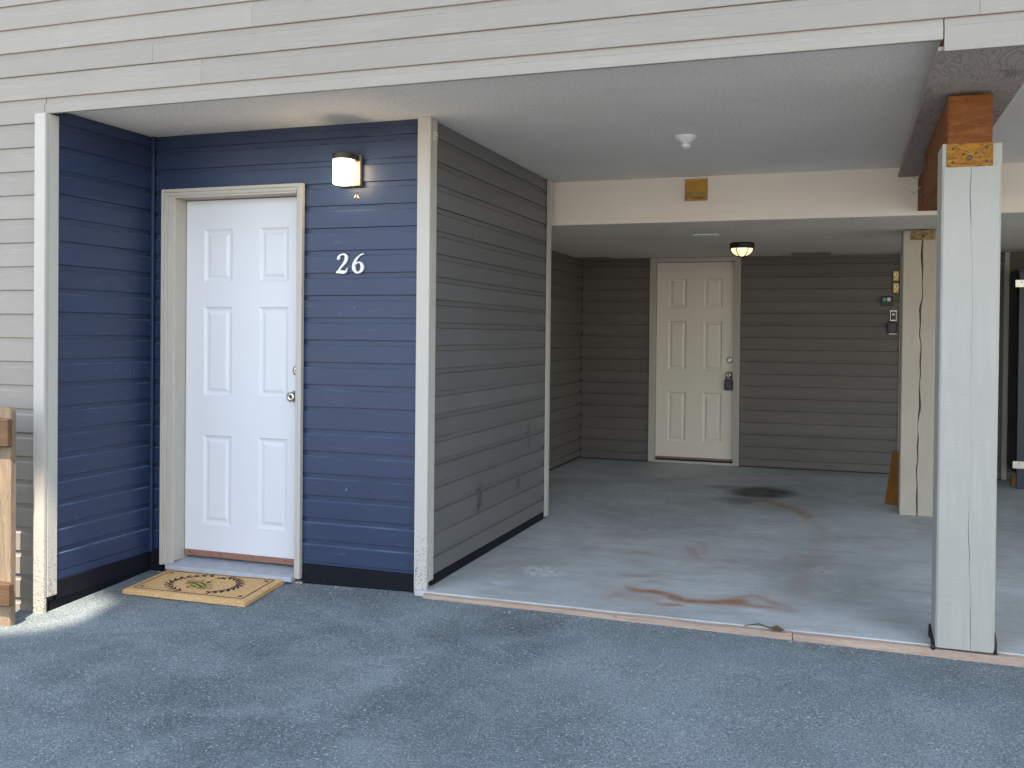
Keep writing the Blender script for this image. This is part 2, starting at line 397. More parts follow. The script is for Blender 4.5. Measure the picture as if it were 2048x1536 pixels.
# ------------------------------------------------------------------ ground
def edge_z(x):
    return float(np.interp(x, [-8, -3.9, -2.1, .72, 4, 9], [-.12, -.060, -.024, -.046, -.07, -.1]))
def ground_z(x, y):
    t = YB-y
    if t <= 0: return edge_z(x)
    s = np.interp(x, [-3.9, -2.2, -1.5], [.050, .045, .012])
    return edge_z(x)-s*min(t, .95)-.006*max(0, min(t-.95, 6))
xs = sorted(set([-400, -120, -40, -15]+[round(-9+.12*i, 3) for i in range(134)]+[9, 15, 40, 120, 400]))
ys = sorted(set([-400, -120, -40, -18, -10, -6, -3, -1, .3]+[round(.6+.1*i, 3) for i in range(42)]+[5.2]))
g = MB(); nx = len(xs)
vv = []
for y in ys:
    for x in xs:
        z = ground_z(x, y)
        if abs(x) < 10 and 0 < y < 4.5: z += .004*math.sin(x*2.1+y*1.3)*math.sin(y*2.7-x*.8)
        vv.append((x, y, z))
ff = [(j*nx+i, j*nx+i+1, (j+1)*nx+i+1, (j+1)*nx+i) for j in range(len(ys)-1) for i in range(nx-1)]
ff.append(None); ff.pop()
g.add(vv, ff)
k = len(g.v); g.add([(-400, 5.2, -.2), (400, 5.2, -.2), (400, 400, -.2), (-400, 400, -.2)], [(0, 1, 2, 3)])
drive = g.build('driveway', 'asphalt', origin=(0, 0, 0), smooth=True); tag(drive, 'worn blue-grey asphalt driveway in front of the carport', None, None, 'structure')

rd = MB().box(-60, 60, -18, -1.0, -.3, -.052).build('bounce_slab', 'concrete', origin=(0, 0, 0)); tag(rd, 'unseen pale concrete ground added to bounce sunlight into the carport', None, None, 'structure')  # out of view, added as a warm sunlight reflector for ceiling and walls

# slab with stain masks
def polyd(P, pts):
    d = np.full(len(P), 9.0)
    for a, b in zip(pts[:-1], pts[1:]):
        a = np.array(a); b = np.array(b); t = np.clip(((P-a)@(b-a))/((b-a)@(b-a)+1e-9), 0, 1)
        d = np.minimum(d, np.linalg.norm(P-(a+t[:, None]*(b-a)), axis=1))
    return d
def gp(px, py): p = at(px, py, Z=0); return (p.x, p.y)
def wob(P, s, seed):
    r = np.random.default_rng(seed); o = np.zeros(len(P))
    for k in range(7):
        f = r.normal(size=2)*s*(1+k*.6); o += np.sin(P@f+r.uniform(0, 6.3))/(1+k*.45)
    return o/2.6
sx = np.concatenate([np.arange(-2.09, 1.2, .02), np.arange(1.2, XR+.3, .3)]); sy = np.concatenate([np.arange(YSL, 8.6, .02), np.arange(8.6, 10.3, .05)])
gx, gy = np.meshgrid(sx, sy); P = np.stack([gx.ravel(), gy.ravel()], 1)
PW = P+np.stack([wob(P, 5, 1), wob(P, 5, 2)], 1)*.05
def sm(d, a, b): t = np.clip((b-d)/(b-a), 0, 1); return t*t*(3-2*t)
def ell(px, py, rx, ry, soft=.5, Q=None):
    Q = PW if Q is None else Q; c = gp(px, py); d = np.sqrt(((Q[:, 0]-c[0])/rx)**2+((Q[:, 1]-c[1])/ry)**2); return sm(d, 1-soft, 1)
w3 = np.clip(.55+.55*wob(P, 14, 3), 0, 1)
oil = np.maximum.reduce([ell(1520, 984, .36, .42, .55)*.86, ell(1480, 1000, .26, .34, .9)*.55, ell(1450, 974, .2, .16, .7)*.5, ell(1290, 985, .35, .4, .9)*.18, ell(1640, 975, .3, .5, .95)*.12, ell(1010, 1075, .25, .25, .95)*.12, ell(1800, 1240, .25, .30, .95)*.28, ell(1700, 1190, .35, .5, .95)*.14, ell(1840, 1045, .1, .1, .9)*.2])
rust = np.zeros(len(P))
def streak(pts, w, a, soft=1.0):
    global rust
    q = [gp(*p) for p in pts]; d = polyd(PW, q); rust = np.maximum(rust, np.maximum(sm(d, 0, w*1.15)*a*1.25*(.55+.45*w3), sm(d, 0, w*2.6)*a*.28))
streak([(1530, 1000), (1565, 1010), (1590, 1022), (1612, 1035)], .12, .75)
streak([(1612, 1035), (1640, 1075), (1645, 1120), (1630, 1150)], .10, .22)
streak([(1612, 1110), (1600, 1150), (1585, 1185)], .10, .28)
streak([(1268, 1180), (1300, 1184), (1345, 1194), (1385, 1203), (1440, 1207), (1490, 1205)], .065, 1.05)
streak([(1330, 1208), (1365, 1211)], .05, .7)
streak([(1470, 1206), (1530, 1212), (1580, 1222)], .06, .6)
streak([(1470, 1202), (1520, 1195), (1545, 1205), (1575, 1218)], .045, .5)
streak([(1235, 1192), (1300, 1198)], .16, .42)
streak([(1268, 1150), (1305, 1153)], .06, .6)
streak([(1380, 1095), (1385, 1115)], .07, .5); streak([(1405, 1085), (1408, 1110)], .05, .35); streak([(1270, 1104), (1285, 1105)], .09, .4)
streak([(1310, 1165), (1330, 1166)], .06, .35); streak([(1120, 988), (1130, 989)], .10, .3)
streak([(1430, 1100), (1460, 1130)], .25, .12); streak([(1230, 1070), (1280, 1060)], .22, .12)
crust = np.maximum.reduce([ell(1090, 1142, .17, .14, .5), ell(1300, 985, .38, .42, .8)*.75, ell(1265, 1000, .22, .3, .7)*.6, ell(1640, 1140, .16, .14, .8)*.5, ell(1720, 1000, .3, .3, .9)*.45])
nxs = len(sx); fa = [(j*nxs+i, j*nxs+i+1, (j+1)*nxs+i+1, (j+1)*nxs+i) for j in range(len(sy)-1) for i in range(nxs-1)]
fl = MB(); fl.add([(p[0], p[1], 0) for p in P], fa)
x0, x1 = sx[0], sx[-1]
fl.add([(x0, YSL, 0), (x1, YSL, 0), (x1, YSL, -.18), (x0, YSL, -.18)], [(0, 1, 2, 3)])
fl.add([(XBL-.12, 6.5, 0), (x0, 6.5, 0), (x0, 10.3, 0), (XBL-.12, 10.3, 0)], [(0, 1, 2, 3)])
slab = fl.build('carport_floor', 'slab', origin=(0, 0, 0)); tag(slab, 'stained concrete floor slab of the carport', None, None, 'structure')
ca = slab.data.color_attributes.new('stain', 'FLOAT_COLOR', 'POINT')
arr = np.zeros((len(slab.data.vertices), 4), np.float32); n0 = len(P)
arr[:n0, 0] = oil; arr[:n0, 1] = np.clip(rust, 0, 1); arr[:n0, 2] = crust; arr[:, 3] = 1
ca.data.foreach_set('color', arr.ravel())

# edge boards along the slab front
xj = at(1585, 1275, Y=YSL-.02).x
for i, (a, b, lab) in enumerate([(-2.03, xj-.002, 'long pale timber edging strip along the slab, from the entry corner trim'), (xj+.002, XR, 'timber edging strip along the slab, running in front of the large post')]):
    m = MB(); n = 14
    za = []
    for j in range(n+1):
        x = a+(b-a)*j/n; za.append(x)
        t, w = -.006+random.uniform(-.003, .002), -.075
        m.v += [(x, YSL-.030+random.uniform(-.002, .002), w), (x, YSL-.030+random.uniform(-.002, .003), t-.004), (x, YSL-.002, t), (x, YSL-.002, w)]
    for j in range(n):
        for q in range(4): m.f.append((j*4+q, j*4+(q+1) % 4, (j+1)*4+(q+1) % 4, (j+1)*4+q))
    m.f += [(0, 1, 2, 3), tuple(n*4+q for q in (3, 2, 1, 0))]
    tag(m.build('edge_board', 'kick'), lab, 'edging', 'timber edging along the slab')

# ------------------------------------------------------------------ ceilings
s = MB()
s.box(XL-.115, XR, YF+.122, YBM+.04, ZS, ZS+.16); s.box(XL+.0005, XR, YF+.0225, YF+.1225, ZS, ZS+.001)
tag(s.build('soffit', 'soffit', origin=(0, 0, ZS)), 'stippled off-white soffit over the entry and front of the carport', None, None, 'structure')
s = MB(); s.box(XBL-.05, XR, YBM+.06, YBW+.1, ZC+.006, ZC+.5)
tag(s.build('carport_ceiling', 'ceiling', origin=(0, 0, ZC)), 'lower stippled ceiling at the back of the carport', None, None, 'structure')

# header beam
h = thing('header_beam', (-.0, YBM, ZC), 'cream painted header beam crossing the carport under the soffit', 'beam')
B(XBL-.04, XR, YBM, YBM+.06, ZC-.004, ZS+.02).build('face_board', 'header', h, bevel=.002)
B(XG+.06, -.75, YBM-.003, YBM-.0005, ZC-.002, ZC+.032).build('lower_strip', 'header', h, bevel=.001)

# ------------------------------------------------------------------ upper facade
up = thing('upper_wall', (-1.5, YF, 2.404), 'light grey lap siding wall of the storey above the carport opening', 'wall')
def X_at(px, py): return at(px, py, Y=YF).x
x90, x305, x402, x1888, x1960 = X_at(90, 208), X_at(305, 108), X_at(402, 145), X_at(1888, 60), X_at(1960, 20)
ox = -9.0
def sp(a, b, z0, z1): return (a-ox, b-ox, z0, z1)
sps = []
cz = courses(ZREF, 2.483, 5.3)
cut = {0: [x402, 1.9], 1: [x305, 2.6], 2: [-2.6, 1.2], 3: [-.9], 4: [-3.2, 1.0], 5: [.3]}
sps += [sp(x90, x1888-.0015, 2.404, 2.483), sp(x1888+.0015, XR, 2.362, 2.483)]
for i, (a, b) in enumerate(cz):
    c = sorted([ox]+cut.get(i % 6 if i > 1 else i, [])+([x1960] if i == 0 else [])+[XR])
    for p, q in zip(c[:-1], c[1:]): sps.append(sp(p, q, a, b))
siding(up, (ox, YF), 0, sps, 'grey')
B(XL-.03, XR, YF+.0185, YF+.12, 2.436, 5.3).build('wall_core', 'core', up)
B(ox, XL-.035, YF+.0185, YF+.12, 2.45, 5.3).build('wall_core', 'core', up)

# left wall and its corner board
lw = thing('side_wall', (-4.6, YF, -.1), 'light grey lap siding wall behind the wooden fence post', 'wall')
XCP = -3.850
spl = [(0, XCP+.004-ox, a, b) for a, b in courses(ZREF, -.13, 2.483)]
spl = [(q if b > 2.3 and a > 2.3 else (0, XCP+.004-ox, a, b)) for q, (a, b) in zip(spl, courses(ZREF, -.13, 2.483))]
spl[-1] = (0, x90-ox-.003, spl[-1][2], spl[-1][3])
siding(lw, (ox, YF), 0, spl, 'grey')
B(ox, XL-.035, YF+.0185, YF+.14, -.3, 2.449).build('wall_core', 'core', lw)
cb = MB()
n = 8
B(-3.848, -3.7765, 3.797, 3.8185, -.105, 2.4025).build('corner_board', 'trim', lw, bevel=.003, seg=2)
B(-3.7985, -3.7755, 3.8195, 3.886, -.02, 2.4025).build('corner_board', 'trim', lw, bevel=.003, seg=2)

# blue return wall on the left of the entry
rw = thing('entry_return_wall', (XL, 4.2, -.05), 'narrow navy siding wall on the hinge side of the entry alcove', 'wall')
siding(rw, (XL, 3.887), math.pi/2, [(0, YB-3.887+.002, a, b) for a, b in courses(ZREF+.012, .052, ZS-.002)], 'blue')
B(XL-.12, XL-.0185, 3.845, YB+.1, -.2, ZS).build('wall_core', 'core', rw)
b_ = MB(); b_.box(XL-.018, XL+.004, 3.884, YB-.002, -.045, .0505); b_.build('base_board', 'base', rw, bevel=.003)
b_ = MB(); b_.box(XL-.018, XL-.004, 3.85, YB-.002, -.2, -.0465); b_.build('base_board', 'base', rw, bevel=.002)
B(XL+.002, XL+.020, YB-.021, YB-.002, .053, ZS-.003).build('corner_strip', 'blue', rw, bevel=.002)

# blue entry wall
XP0, XP1 = -2.104, -2.031           # pilaster
XT0, XT1 = -3.700, -2.782           # casing outer edges
ZT = 2.152
zt_l = at(326, 379, Y=YB-.03).z; ZT = zt_l
ew = thing('entry_wall', (-2.9, YB, -.05), 'navy blue siding wall around the white entry door', 'wall')
spw = []; x0w = XL
for a, b in courses(ZREF, .068, ZS-.002):
    if a >= ZT-.02:
        if a < ZT: pass
        spw.append((.021, XP0-x0w+.02, a, b))
    else:
        spw.append((.021, XT0-x0w+.028, a, b)); spw.append((XT1-x0w-.028, XP0-x0w+.02, a, b))
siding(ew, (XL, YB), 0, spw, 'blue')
dz0, dz1 = .030, 2.10
B(XL-.1, XT0+.05, YB+.0185, YB+.12, -.2, ZS).build('wall_core', 'core', ew)
B(XT1-.035, XP0+.05, YB+.0185, YB+.12, -.2, ZS).build('wall_core', 'core', ew)
B(XT0+.05, XT1-.035, YB+.0185, YB+.12, ZT-.02, ZS).build('wall_core', 'core', ew)
B(XL+.006, XT0-.002, YB-.005, YB+.018, -.2, .0665).build('base_board', 'base', ew, bevel=.002)
B(XT1+.004, XP0+.02, YB-.006, YB+.018, -.2, .0665).build('base_board', 'base', ew, bevel=.002)
zb = .000
B(XP0, XP1, YB-.030, YB-.0075, -.016, ZS-.001).build('corner_board', 'trim', ew, bevel=.003, seg=2)
B(XP1-.0225, XP1-.0005, YB-.0065, 4.652, .036, ZS-.001).build('corner_board', 'trim', ew, bevel=.003, seg=2)

# dark side wall of the carport
ZG = 1.624
sw = thing('carport_side_wall', (XG, 5.6, 0), 'dark grey siding wall running back from the entry corner trim', 'wall')
YG0, YG1 = 4.653, 6.625
siding(sw, (XG, YG0), math.pi/2, [(0, YG1-YG0+.055, a, b) for a, b in courses(ZG, .055, ZS-.002, .1209)], 'dark')
B(XG-.13, XG-.0185, YG0-.03, 6.68, 0, ZS).build('wall_core', 'core', sw)
B(XG-.018, XG+.001, YG0+.002, YG1, .001, .0535).build('base_board', 'base', sw, bevel=.002)
B(XG+.001, XG+.020, YG1+.001, 6.690, .018, ZS-.004).build('corner_board', 'trim', sw, bevel=.003, seg=2)
B(XG-.10, XG-.016, 6.681, 6.703, .012, ZS-.004).build('corner_board', 'trim', sw, bevel=.003)

# recessed side wall and back wall
rs = thing('rear_side_wall', (XBL, 8.4, 0), 'short dark siding wall in the rear corner beside the storage door', 'wall')
siding(rs, (XBL, 6.7), math.pi/2, [(0, YBW-6.7-.002, a, b) for a, b in courses(1.954, .03, ZC+.004, .1225)], 'dark_rear')
B(XBL-.12, XBL-.0185, 6.5, YBW+.1, 0, ZS).build('wall_core', 'core', rs)
B(XBL-.13, XG-.1, 6.6, 6.68, 0, ZS).build('wall_core', 'core', rs)

bw = thing('carport_back_wall', (-.5, YBW, 0), 'dark grey siding wall at the back of the carport around the storage door', 'wall')
BT0, BT1 = at(1299, 700, Y=YBW).x, at(1480, 700, Y=YBW).x
BZT = ZC+.003
XE = at(1798, 700, Y=YBW).x; XE2 = at(2003, 900, Y=YBW).x; XE3 = at(2013, 900, Y=YBW).x
spb = []
for a, b in courses(1.954, .012, ZC+.004, .1225):
    spb += [(0, BT0-XBL-.002, a, b), (BT1-XBL+.002, XE-XBL-.001, a, b), (XE+.05-XBL, XE2-XBL-.001, a, b), (XE3-XBL+.001, XR-XBL, a, b)]
siding(bw, (XBL+.001, YBW), 0, spb, 'dark_rear')
for a, b in ((XBL-.1, BT0+.03), (BT1-.03, XR)): B(a, b, YBW+.0185, YBW+.12, 0, ZS).build('wall_core', 'core', bw)
B(BT0+.03, BT1-.03, YBW+.0185+.09, YBW+.12, 0, ZS).build('wall_core', 'core', bw)
B(XE, XE+.049, YBW-.018, YBW+.012, .01, ZC+.004).build('trim_board', 'casing', bw, bevel=.002)
B(XE2, XE3, YBW-.018, YBW+.012, .01, ZC+.004).build('trim_board', 'casing', bw, bevel=.002)

# ------------------------------------------------------------------ doors
def nested_panel(x0, x1, z0, z1, y):
    """raised field inside a sunk moulding; front faces -Y"""
    loops = [(0, 0), (.006, .0045), (.016, .0080), (.026, .0080), (.040, .0028), (.048, .0022)]
    vs, fs = [], []
    for ins, dep in loops:
        vs += [(x0+ins, y+dep, z0+ins), (x1-ins, y+dep, z0+ins), (x1-ins, y+dep, z1-ins), (x0+ins, y+dep, z1-ins)]
    for k in range(len(loops)-1):
        for i in range(4):
            j = (i+1) % 4; fs.append((k*4+i, k*4+j, (k+1)*4+j, (k+1)*4+i))
    e = (len(loops)-1)*4; fs.append((e, e+1, e+2, e+3))
    return MB().add(vs, fs)

def make_slab(par, x0, x1, z0, z1, y, dm_='door'):
    fx = [0, .153, .389, .611, .847, 1]; fz = [0, .084, .337, .450, .700, .770, .919, 1]
    X = [x0+(x1-x0)*t for t in fx]; Z = [z0+(z1-z0)*t for t in fz]
    m = MB(); nx = len(X)
    m.add([(x, y, z) for z in Z for x in X], [(j*nx+i, j*nx+i+1, (j+1)*nx+i+1, (j+1)*nx+i) for j in range(len(Z)-1) for i in range(nx-1) if not (i in (1, 3) and j in (1, 3, 5))])
    m.add([(x0, y, z0), (x1, y, z0), (x1, y, z1), (x0, y, z1), (x0, y+.044, z0), (x1, y+.044, z0), (x1, y+.044, z1), (x0, y+.044, z1)],
          [(0, 1, 5, 4), (1, 2, 6, 5), (2, 3, 7, 6), (3, 0, 4, 7), (4, 5, 6, 7)])
    sl = m.build('slab', dm_, par)
    for i in (1, 3):
        for j in (1, 3, 5):
            nested_panel(X[i], X[i+1], Z[j], Z[j+1], y).build('panel', dm_, sl)
    return sl

def casing_piece(x0, x1, z0, z1, yf, yb, side):
    """stepped brickmould; side: which edge is outermost"""
    m = MB(); w = .018
    if side == 'L':
        m.box(x0, x0+w, yf, yb, z0, z1); m.box(x0+w, x0+2.1*w, yf+.007, yb, z0, z1); m.box(x0+2.1*w, x1, yf+.013, yb, z0, z1)
    elif side == 'R':
        m.box(x1-w, x1, yf, yb, z0, z1); m.box(x1-2.1*w, x1-w, yf+.007, yb, z0, z1); m.box(x0, x1-2.1*w, yf+.013, yb, z0, z1)
    else:
        m.box(x0, x1, yf, yb, z1-w, z1); m.box(x0+w, x1-w, yf+.007, yb, z1-2.1*w, z1-w); m.box(x0+2.1*w, x1-2.1*w, yf+.013, yb, z0, z1-2.1*w)
    return m

def knob(par, x, y, z, r=.028, mat='steel', name='knob'):
    m = MB(); m.lathe([(.034, 0), (.034, -.004), (.028, -.009), (.013, -.012), (.011, -.030), (.020, -.036), (r, -.048), (r*.98, -.058), (.018, -.064), (.010, -.0635), (.008, -.060)], (x, y, z), 'Y', 20)
    o = m.build(name, mat, par, smooth=True)
    MB().lathe([(.0055, -.0605), (.0055, -.0645), (.003, -.066)], (x, y, z), 'Y', 12).build('keyhole', 'screw', o)
    return o
def deadbolt(par, x, y, z):
    m = MB(); m.lathe([(.031, 0), (.031, -.010), (.027, -.018), (.017, -.021), (.013, -.0205)], (x, y, z), 'Y', 20)
    o = m.build('deadbolt', 'steel', par, smooth=True)
    MB().lathe([(.010, -.0205), (.010, -.0235), (.006, -.0245)], (x, y, z), 'Y', 14).build('keyhole', 'screw', o); return o

# entry door
DX0, DX1, DY, DZ0, DZ1 = -3.612, -2.812, 4.678, .046, 2.071
ed = thing('entry_door', ((DX0+DX1)/2, DY, 0), 'white six-panel entry door in the navy wall, with doormat in front', 'door')
make_slab(ed, DX0, DX1, DZ0, DZ1, DY)
YC = YB-.030
CI0, CI1 = -3.616, -2.826
ZCI = DZ1+.004
casing_piece(XT0, CI0-.002, -.012, ZT, YC, YB-.0012, 'L').build('casing', 'casing', ed, bevel=.0015)
casing_piece(CI1+.002, XT1, -.012, ZT, YC, YB-.0012, 'R').build('casing', 'casing', ed, bevel=.0015)
casing_piece(XT0+.039, XT1-.039, ZCI+.003, ZT, YC, YB+.016, 'T').build('casing', 'casing', ed, bevel=.0015) if False else None
cm = MB(); w = .018
cm.box(XT0+w, XT1-w, YC+.0003, YB-.0014, ZT-w, ZT); cm.box(XT0+2.1*w, XT1-2.1*w, YC+.0073, YB-.0014, ZT-2.1*w, ZT-w); cm.box(CI0-.001, CI1+.001, YC+.0133, YB+.016, ZCI+.002, ZT-2.1*w)
cm.build('casing', 'casing', ed, bevel=.001)
B(CI0-.05, CI0, YC+.020, DY+.06, .010, ZCI).build('jamb', 'casing', ed, bevel=.001)
B(CI1, CI1+.035, YB+.017, DY+.06, .010, ZCI).build('jamb', 'casing', ed, bevel=.001)
B(CI0-.03, CI1+.03, YB+.017, DY+.06, ZCI+.001, ZCI+.06).build('jamb', 'casing', ed, bevel=.001)
B(CI0, CI1, DY+.046, DY+.06, .02, ZCI).build('weather_stop', 'black', ed)
sv = MB(); sv.add([(CI0-.028, YC-.022, -.030), (CI1+.004, YC-.022, -.030), (CI1+.004, YC-.022, -.004), (CI0-.028, YC-.022, -.004), (CI0-.028, DY+.06, .020), (CI1+.004, DY+.06, .020), (CI0-.028, DY+.06, -.03), (CI1+.004, DY+.06, -.03)],
                  [(0, 1, 2, 3), (3, 2, 5, 4), (0, 3, 4, 6), (1, 7, 5, 2), (6, 4, 5, 7), (0, 6, 7, 1)])
sv.build('threshold', 'sill', ed, bevel=.004)
B(CI0-.05, CI1+.05, YB-.012, YB+.05, -.16, -.032).build('sill_blocking', 'kick', ed)
sw_ = B(DX0+.001, DX1-.001, DY-.006, DY-.001, .030, .064).build('door_sweep', 'sweep', ed, bevel=.001)
for i in range(4):
    x = DX0+.04+i*.21
    MB().lathe([(.005, 0), (.005, -.002), (.003, -.003)], (x, DY-.006, .050), 'Y', 8).build('screw', 'screw', sw_)
kx = at(583, 794, Y=DY-.05).x; kz = at(583, 794, Y=DY-.05).z
knob(ed, kx, DY, kz); deadbolt(ed, kx+.012, DY, at(588, 741, Y=DY-.02).z)

# storage door
SX0, SX1, SY = -1.888, -1.090, 10.098
SZ0, SZ1 = .056, 2.082
sd = thing('storage_door', ((SX0+SX1)/2, SY, 0), 'white six-panel storage door at the back of the carport with a lockbox on its knob', 'door')
make_slab(sd, SX0, SX1, SZ0, SZ1, SY, 'door2')
sc0, sc1 = SX0-.004, SX1+.004
casing_piece(BT0, sc0, .004, BZT, YBW-.024, YBW+.016, 'L').build('casing', 'casing', sd, bevel=.0015)
casing_piece(sc1, BT1, .004, BZT, YBW-.024, YBW+.016, 'R').build('casing', 'casing', sd, bevel=.0015)
B(sc0-.001, sc1+.001, YBW-.016, YBW+.016, SZ1+.004, BZT).build('casing', 'casing', sd, bevel=.0015)
for a, b in ((sc0-.03, sc0), (sc1, sc1+.03)): B(a, b, YBW+.0165, SY+.06, .004, SZ1+.004).build('jamb', 'casing', sd)
B(sc0-.03, sc1+.03, YBW+.0165, SY+.06, SZ1+.0045, SZ1+.04).build('jamb', 'casing', sd)
B(sc0+.0005, sc1-.0005, SY+.046, SY+.058, .02, SZ1).build('weather_stop', 'black', sd)
B(sc0+.001, sc1-.001, YBW-.035, YBW-.005, .003, .030).build('threshold', 'casing', sd, bevel=.003)
B(sc0+.001, sc1-.001, YBW-.004, SY+.05, .003, .026).build('sill', 'bronze', sd)
B(SX0+.001, SX1-.001, SY-.006, SY-.001, .040, .062).build('door_sweep', 'sweep', sd, bevel=.001)
kp = at(1457, 750, Y=SY-.05); knob(sd, kp.x, SY, kp.z, r=.026); dp = at(1459, 720, Y=SY-.02); deadbolt(sd, dp.x, SY, dp.z)
# key lockbox hanging on the knob
lb = thing('key_lockbox', (kp.x, SY-.05, kp.z-.12), 'black key lockbox hanging from the storage door knob', 'lockbox')
lx, lz = kp.x, kp.z-.018
MB().tube([(lx-.024, SY-.030, lz-.03), (lx-.024, SY-.030, lz+.005), (lx-.018, SY-.030, lz+.024), (lx, SY-.030, lz+.034), (lx+.018, SY-.030, lz+.024), (lx+.024, SY-.030, lz+.005), (lx+.024, SY-.030, lz-.03)], .0055, 8).build('shackle', 'black', lb, smooth=True)
B(lx-.042, lx+.042, SY-.055, SY-.009, lz-.140, lz-.026).build('body', 'black', lb, bevel=.010, seg=3)
MB().lathe([(.012, 0), (.012, -.003), (.009, -.004)], (lx, SY-.055, lz-.075), 'Y', 14).build('dial', 'bronze', lb)
B(lx-.02, lx+.02, SY-.0575, SY-.0545, lz-.125, lz-.045).build('cover', 'bronze', lb, bevel=.002)

# ------------------------------------------------------------------ posts, beam, plywood
def cracked_post(name, x0, x1, y0, y1, z0, z1, crack, label, cheeks=None, mat='post'):
    """square post whose front face carries a real drying split: crack = [(z, x, width, depth)]"""
    t = thing(name, ((x0+x1)/2, (y0+y1)/2, z0), label, 'post', 'painted carport posts')
    m = MB(); ch = .008; rows = []
    zs = np.linspace(z0, z1, 70)
    cz_ = [c[0] for c in crack]
    for z in zs:
        cx = np.interp(z, cz_, [c[1] for c in crack]); cw = np.interp(z, cz_, [c[2] for c in crack]); cd = np.interp(z, cz_, [c[3] for c in crack])
        cx += .003*math.sin(z*9)+.0015*math.sin(z*31+1)+random.uniform(-.0008, .0008); cw = max(.0002, cw*(1+.5*math.sin(z*17)))
        j = [random.uniform(-.0008, .0008) for _ in range(4)]
        rows.append([(x0, y0+ch+j[0], z), (x0+ch+j[1], y0, z), (cx-cw/2, y0, z), (cx+random.uniform(-.0005, .0005), y0+cd, z), (cx+cw/2, y0, z), (x1-ch+j[2], y0, z), (x1, y0+ch+j[3], z), (x1, y1, z), (x0, y1, z)])
    n = 9; vs = [p for r in rows for p in r]; fs = []
    for i in range(len(rows)-1):
        for q in range(n):
            k = (q+1) % n; fs.append((i*n+q, i*n+k, (i+1)*n+k, (i+1)*n+q))
    fs.append(tuple((len(rows)-1)*n+q for q in range(n)))
    m.add(vs, fs)
    if cheeks:
        for a, b, zc in cheeks: m.box(a, b, y0+.0015, y1, z1-.0005, zc)
    m.build('shaft', mat, t)
    return t

def strap(par, x0, x1, y, z0, z1, mat):
    o = B(x0, x1, y-.005, y, z0, z1).build('strap', mat, par, bevel=.001)
    w, hh = x1-x0, z1-z0
    for u, v_, r in ((.14, .78, .006), (.86, .78, .006), (.14, .2, .006), (.86, .2, .006), (.36, .52, .005), (.64, .55, .005), (.5, .38, .011)):
        MB().lathe([(r, 0), (r, -.0025), (r*.6, -.004)], (x0+w*u, y-.005, z0+hh*v_), 'Y', 10).build('bolt', 'screw', o)
    return o

PX0, PX1, PY0, PY1 = .374, .603, 4.505, 4.735
BX0, BX1, BZ0, BZ1 = .392, .566, 2.060, 2.357
p1 = cracked_post('front_post', PX0, PX1, PY0, PY1, .002, 2.0585, [(0, .510, .0014, .010), (.5, .500, .0016, .010), (.72, .498, .0003, .003), (1.2, .499, .0004, .003), (1.4, .499, .0014, .009), (1.55, .494, .0003, .003), (1.75, .490, .0010, .008), (1.85, .488, .0024, .012), (2.05, .487, .0012, .01)],
                  'large pale painted timber post standing at the front edge of the slab', [(PX0, BX0-.002, 2.152), (BX1+.002, PX1, 2.146)])
strap(p1, BX0-.002, BX1+.002, PY0-.0005, 2.052, 2.150, 'rust')
for a, b in ((PX0-.012, PX0+.004), (PX1-.006, PX1+.010)):
    m = MB()
    m.tube([(a+.004, PY0+.005, -.004), (a+.006, PY0+.06, .010), (a+.004, PY0+.15, .012), (a+.008, PY0+.24, .03)] if b < .5 else [(b-.006, PY0+.004, -.004), (b-.005, PY0+.02, .03), (b-.006, PY0+.05, .075)], [.010, .008, .010, .006] if b < .5 else [.010, .009, .005], 7)
    m.build('sealant', 'rope', p1, smooth=True)
q0 = at(1797, 1030, Z=0)
p2 = cracked_post('rear_post', q0.x+.004, q0.x+.236, 7.790, 8.02, .002, ZC-.003, [(0, .507, .008, .04), (.35, .500, .012, .05), (.40, .508, .004, .02), (.60, .512, .012, .05), (.64, .503, .003, .02), (.8, .514, .013, .05), (1.0, .510, .006, .03), (1.05, .518, .012, .05), (1.3, .522, .004, .03), (1.34, .510, .013, .05), (1.55, .508, .012, .05), (1.62, .522, .004, .02), (1.8, .523, .012, .05), (2.11, .518, .011, .05)],
                  'pale painted timber post with a long dark split, behind the front post', mat='post_rear')
strap(p2, q0.x+.055, q0.x+.228, 7.7895, ZC-.075, ZC-.006, 'rust2')

bm_ = thing('timber_beam', ((BX0+BX1)/2, 5.2, BZ0), 'brown stained timber beam seated in the top of the front post', 'beam')
B(BX0, BX1, PY0+.004, 5.86, BZ0, BZ1).build('beam_body', 'glulam', bm_, bevel=.004)
B(BX0+.03, BX1, 5.861, 6.825, BZ0+.09, BZ1).build('rear_block', 'glulam', bm_, bevel=.004)
ply = thing('plywood_panel', (.48, 5.3, 2.372), 'weathered bare plywood panel over the timber beam', 'plywood')
B(.300, .668, 3.848, 6.800, 2.372, 2.386).build('sheet', 'plywood', ply)
B(.318, .332, 3.87, 6.800, 2.387, ZS-.001).build('side_strip', 'glulam', ply)
B(.640, .654, 3.87, 6.800, 2.387, ZS-.001).build('side_strip', 'glulam', ply)
B(.322, .358, 3.8495, 3.868, 2.388, 2.4365).build('end_block', 'kick', ply)
for (hx_, hy_, lab) in ((1843, 348, 'small wire hook on the timber beam, the one nearer the front post'), (1839, 378, 'small wire hook on the timber beam, the one nearer the header')):
    hp = at(hx_, hy_, X=BX0-.012)
    pts = [(BX0+.004, hp.y, hp.z+.01), (BX0-.012, hp.y, hp.z+.01), (BX0-.022, hp.y, hp.z-.004), (BX0-.030, hp.y, hp.z-.022), (BX0-.045, hp.y, hp.z-.026), (BX0-.056, hp.y, hp.z-.012)]
    tag(MB().tube(pts, .003, 6).build('wire_hook', 'steel', smooth=True), lab, 'hook', 'wire hooks on the beam')

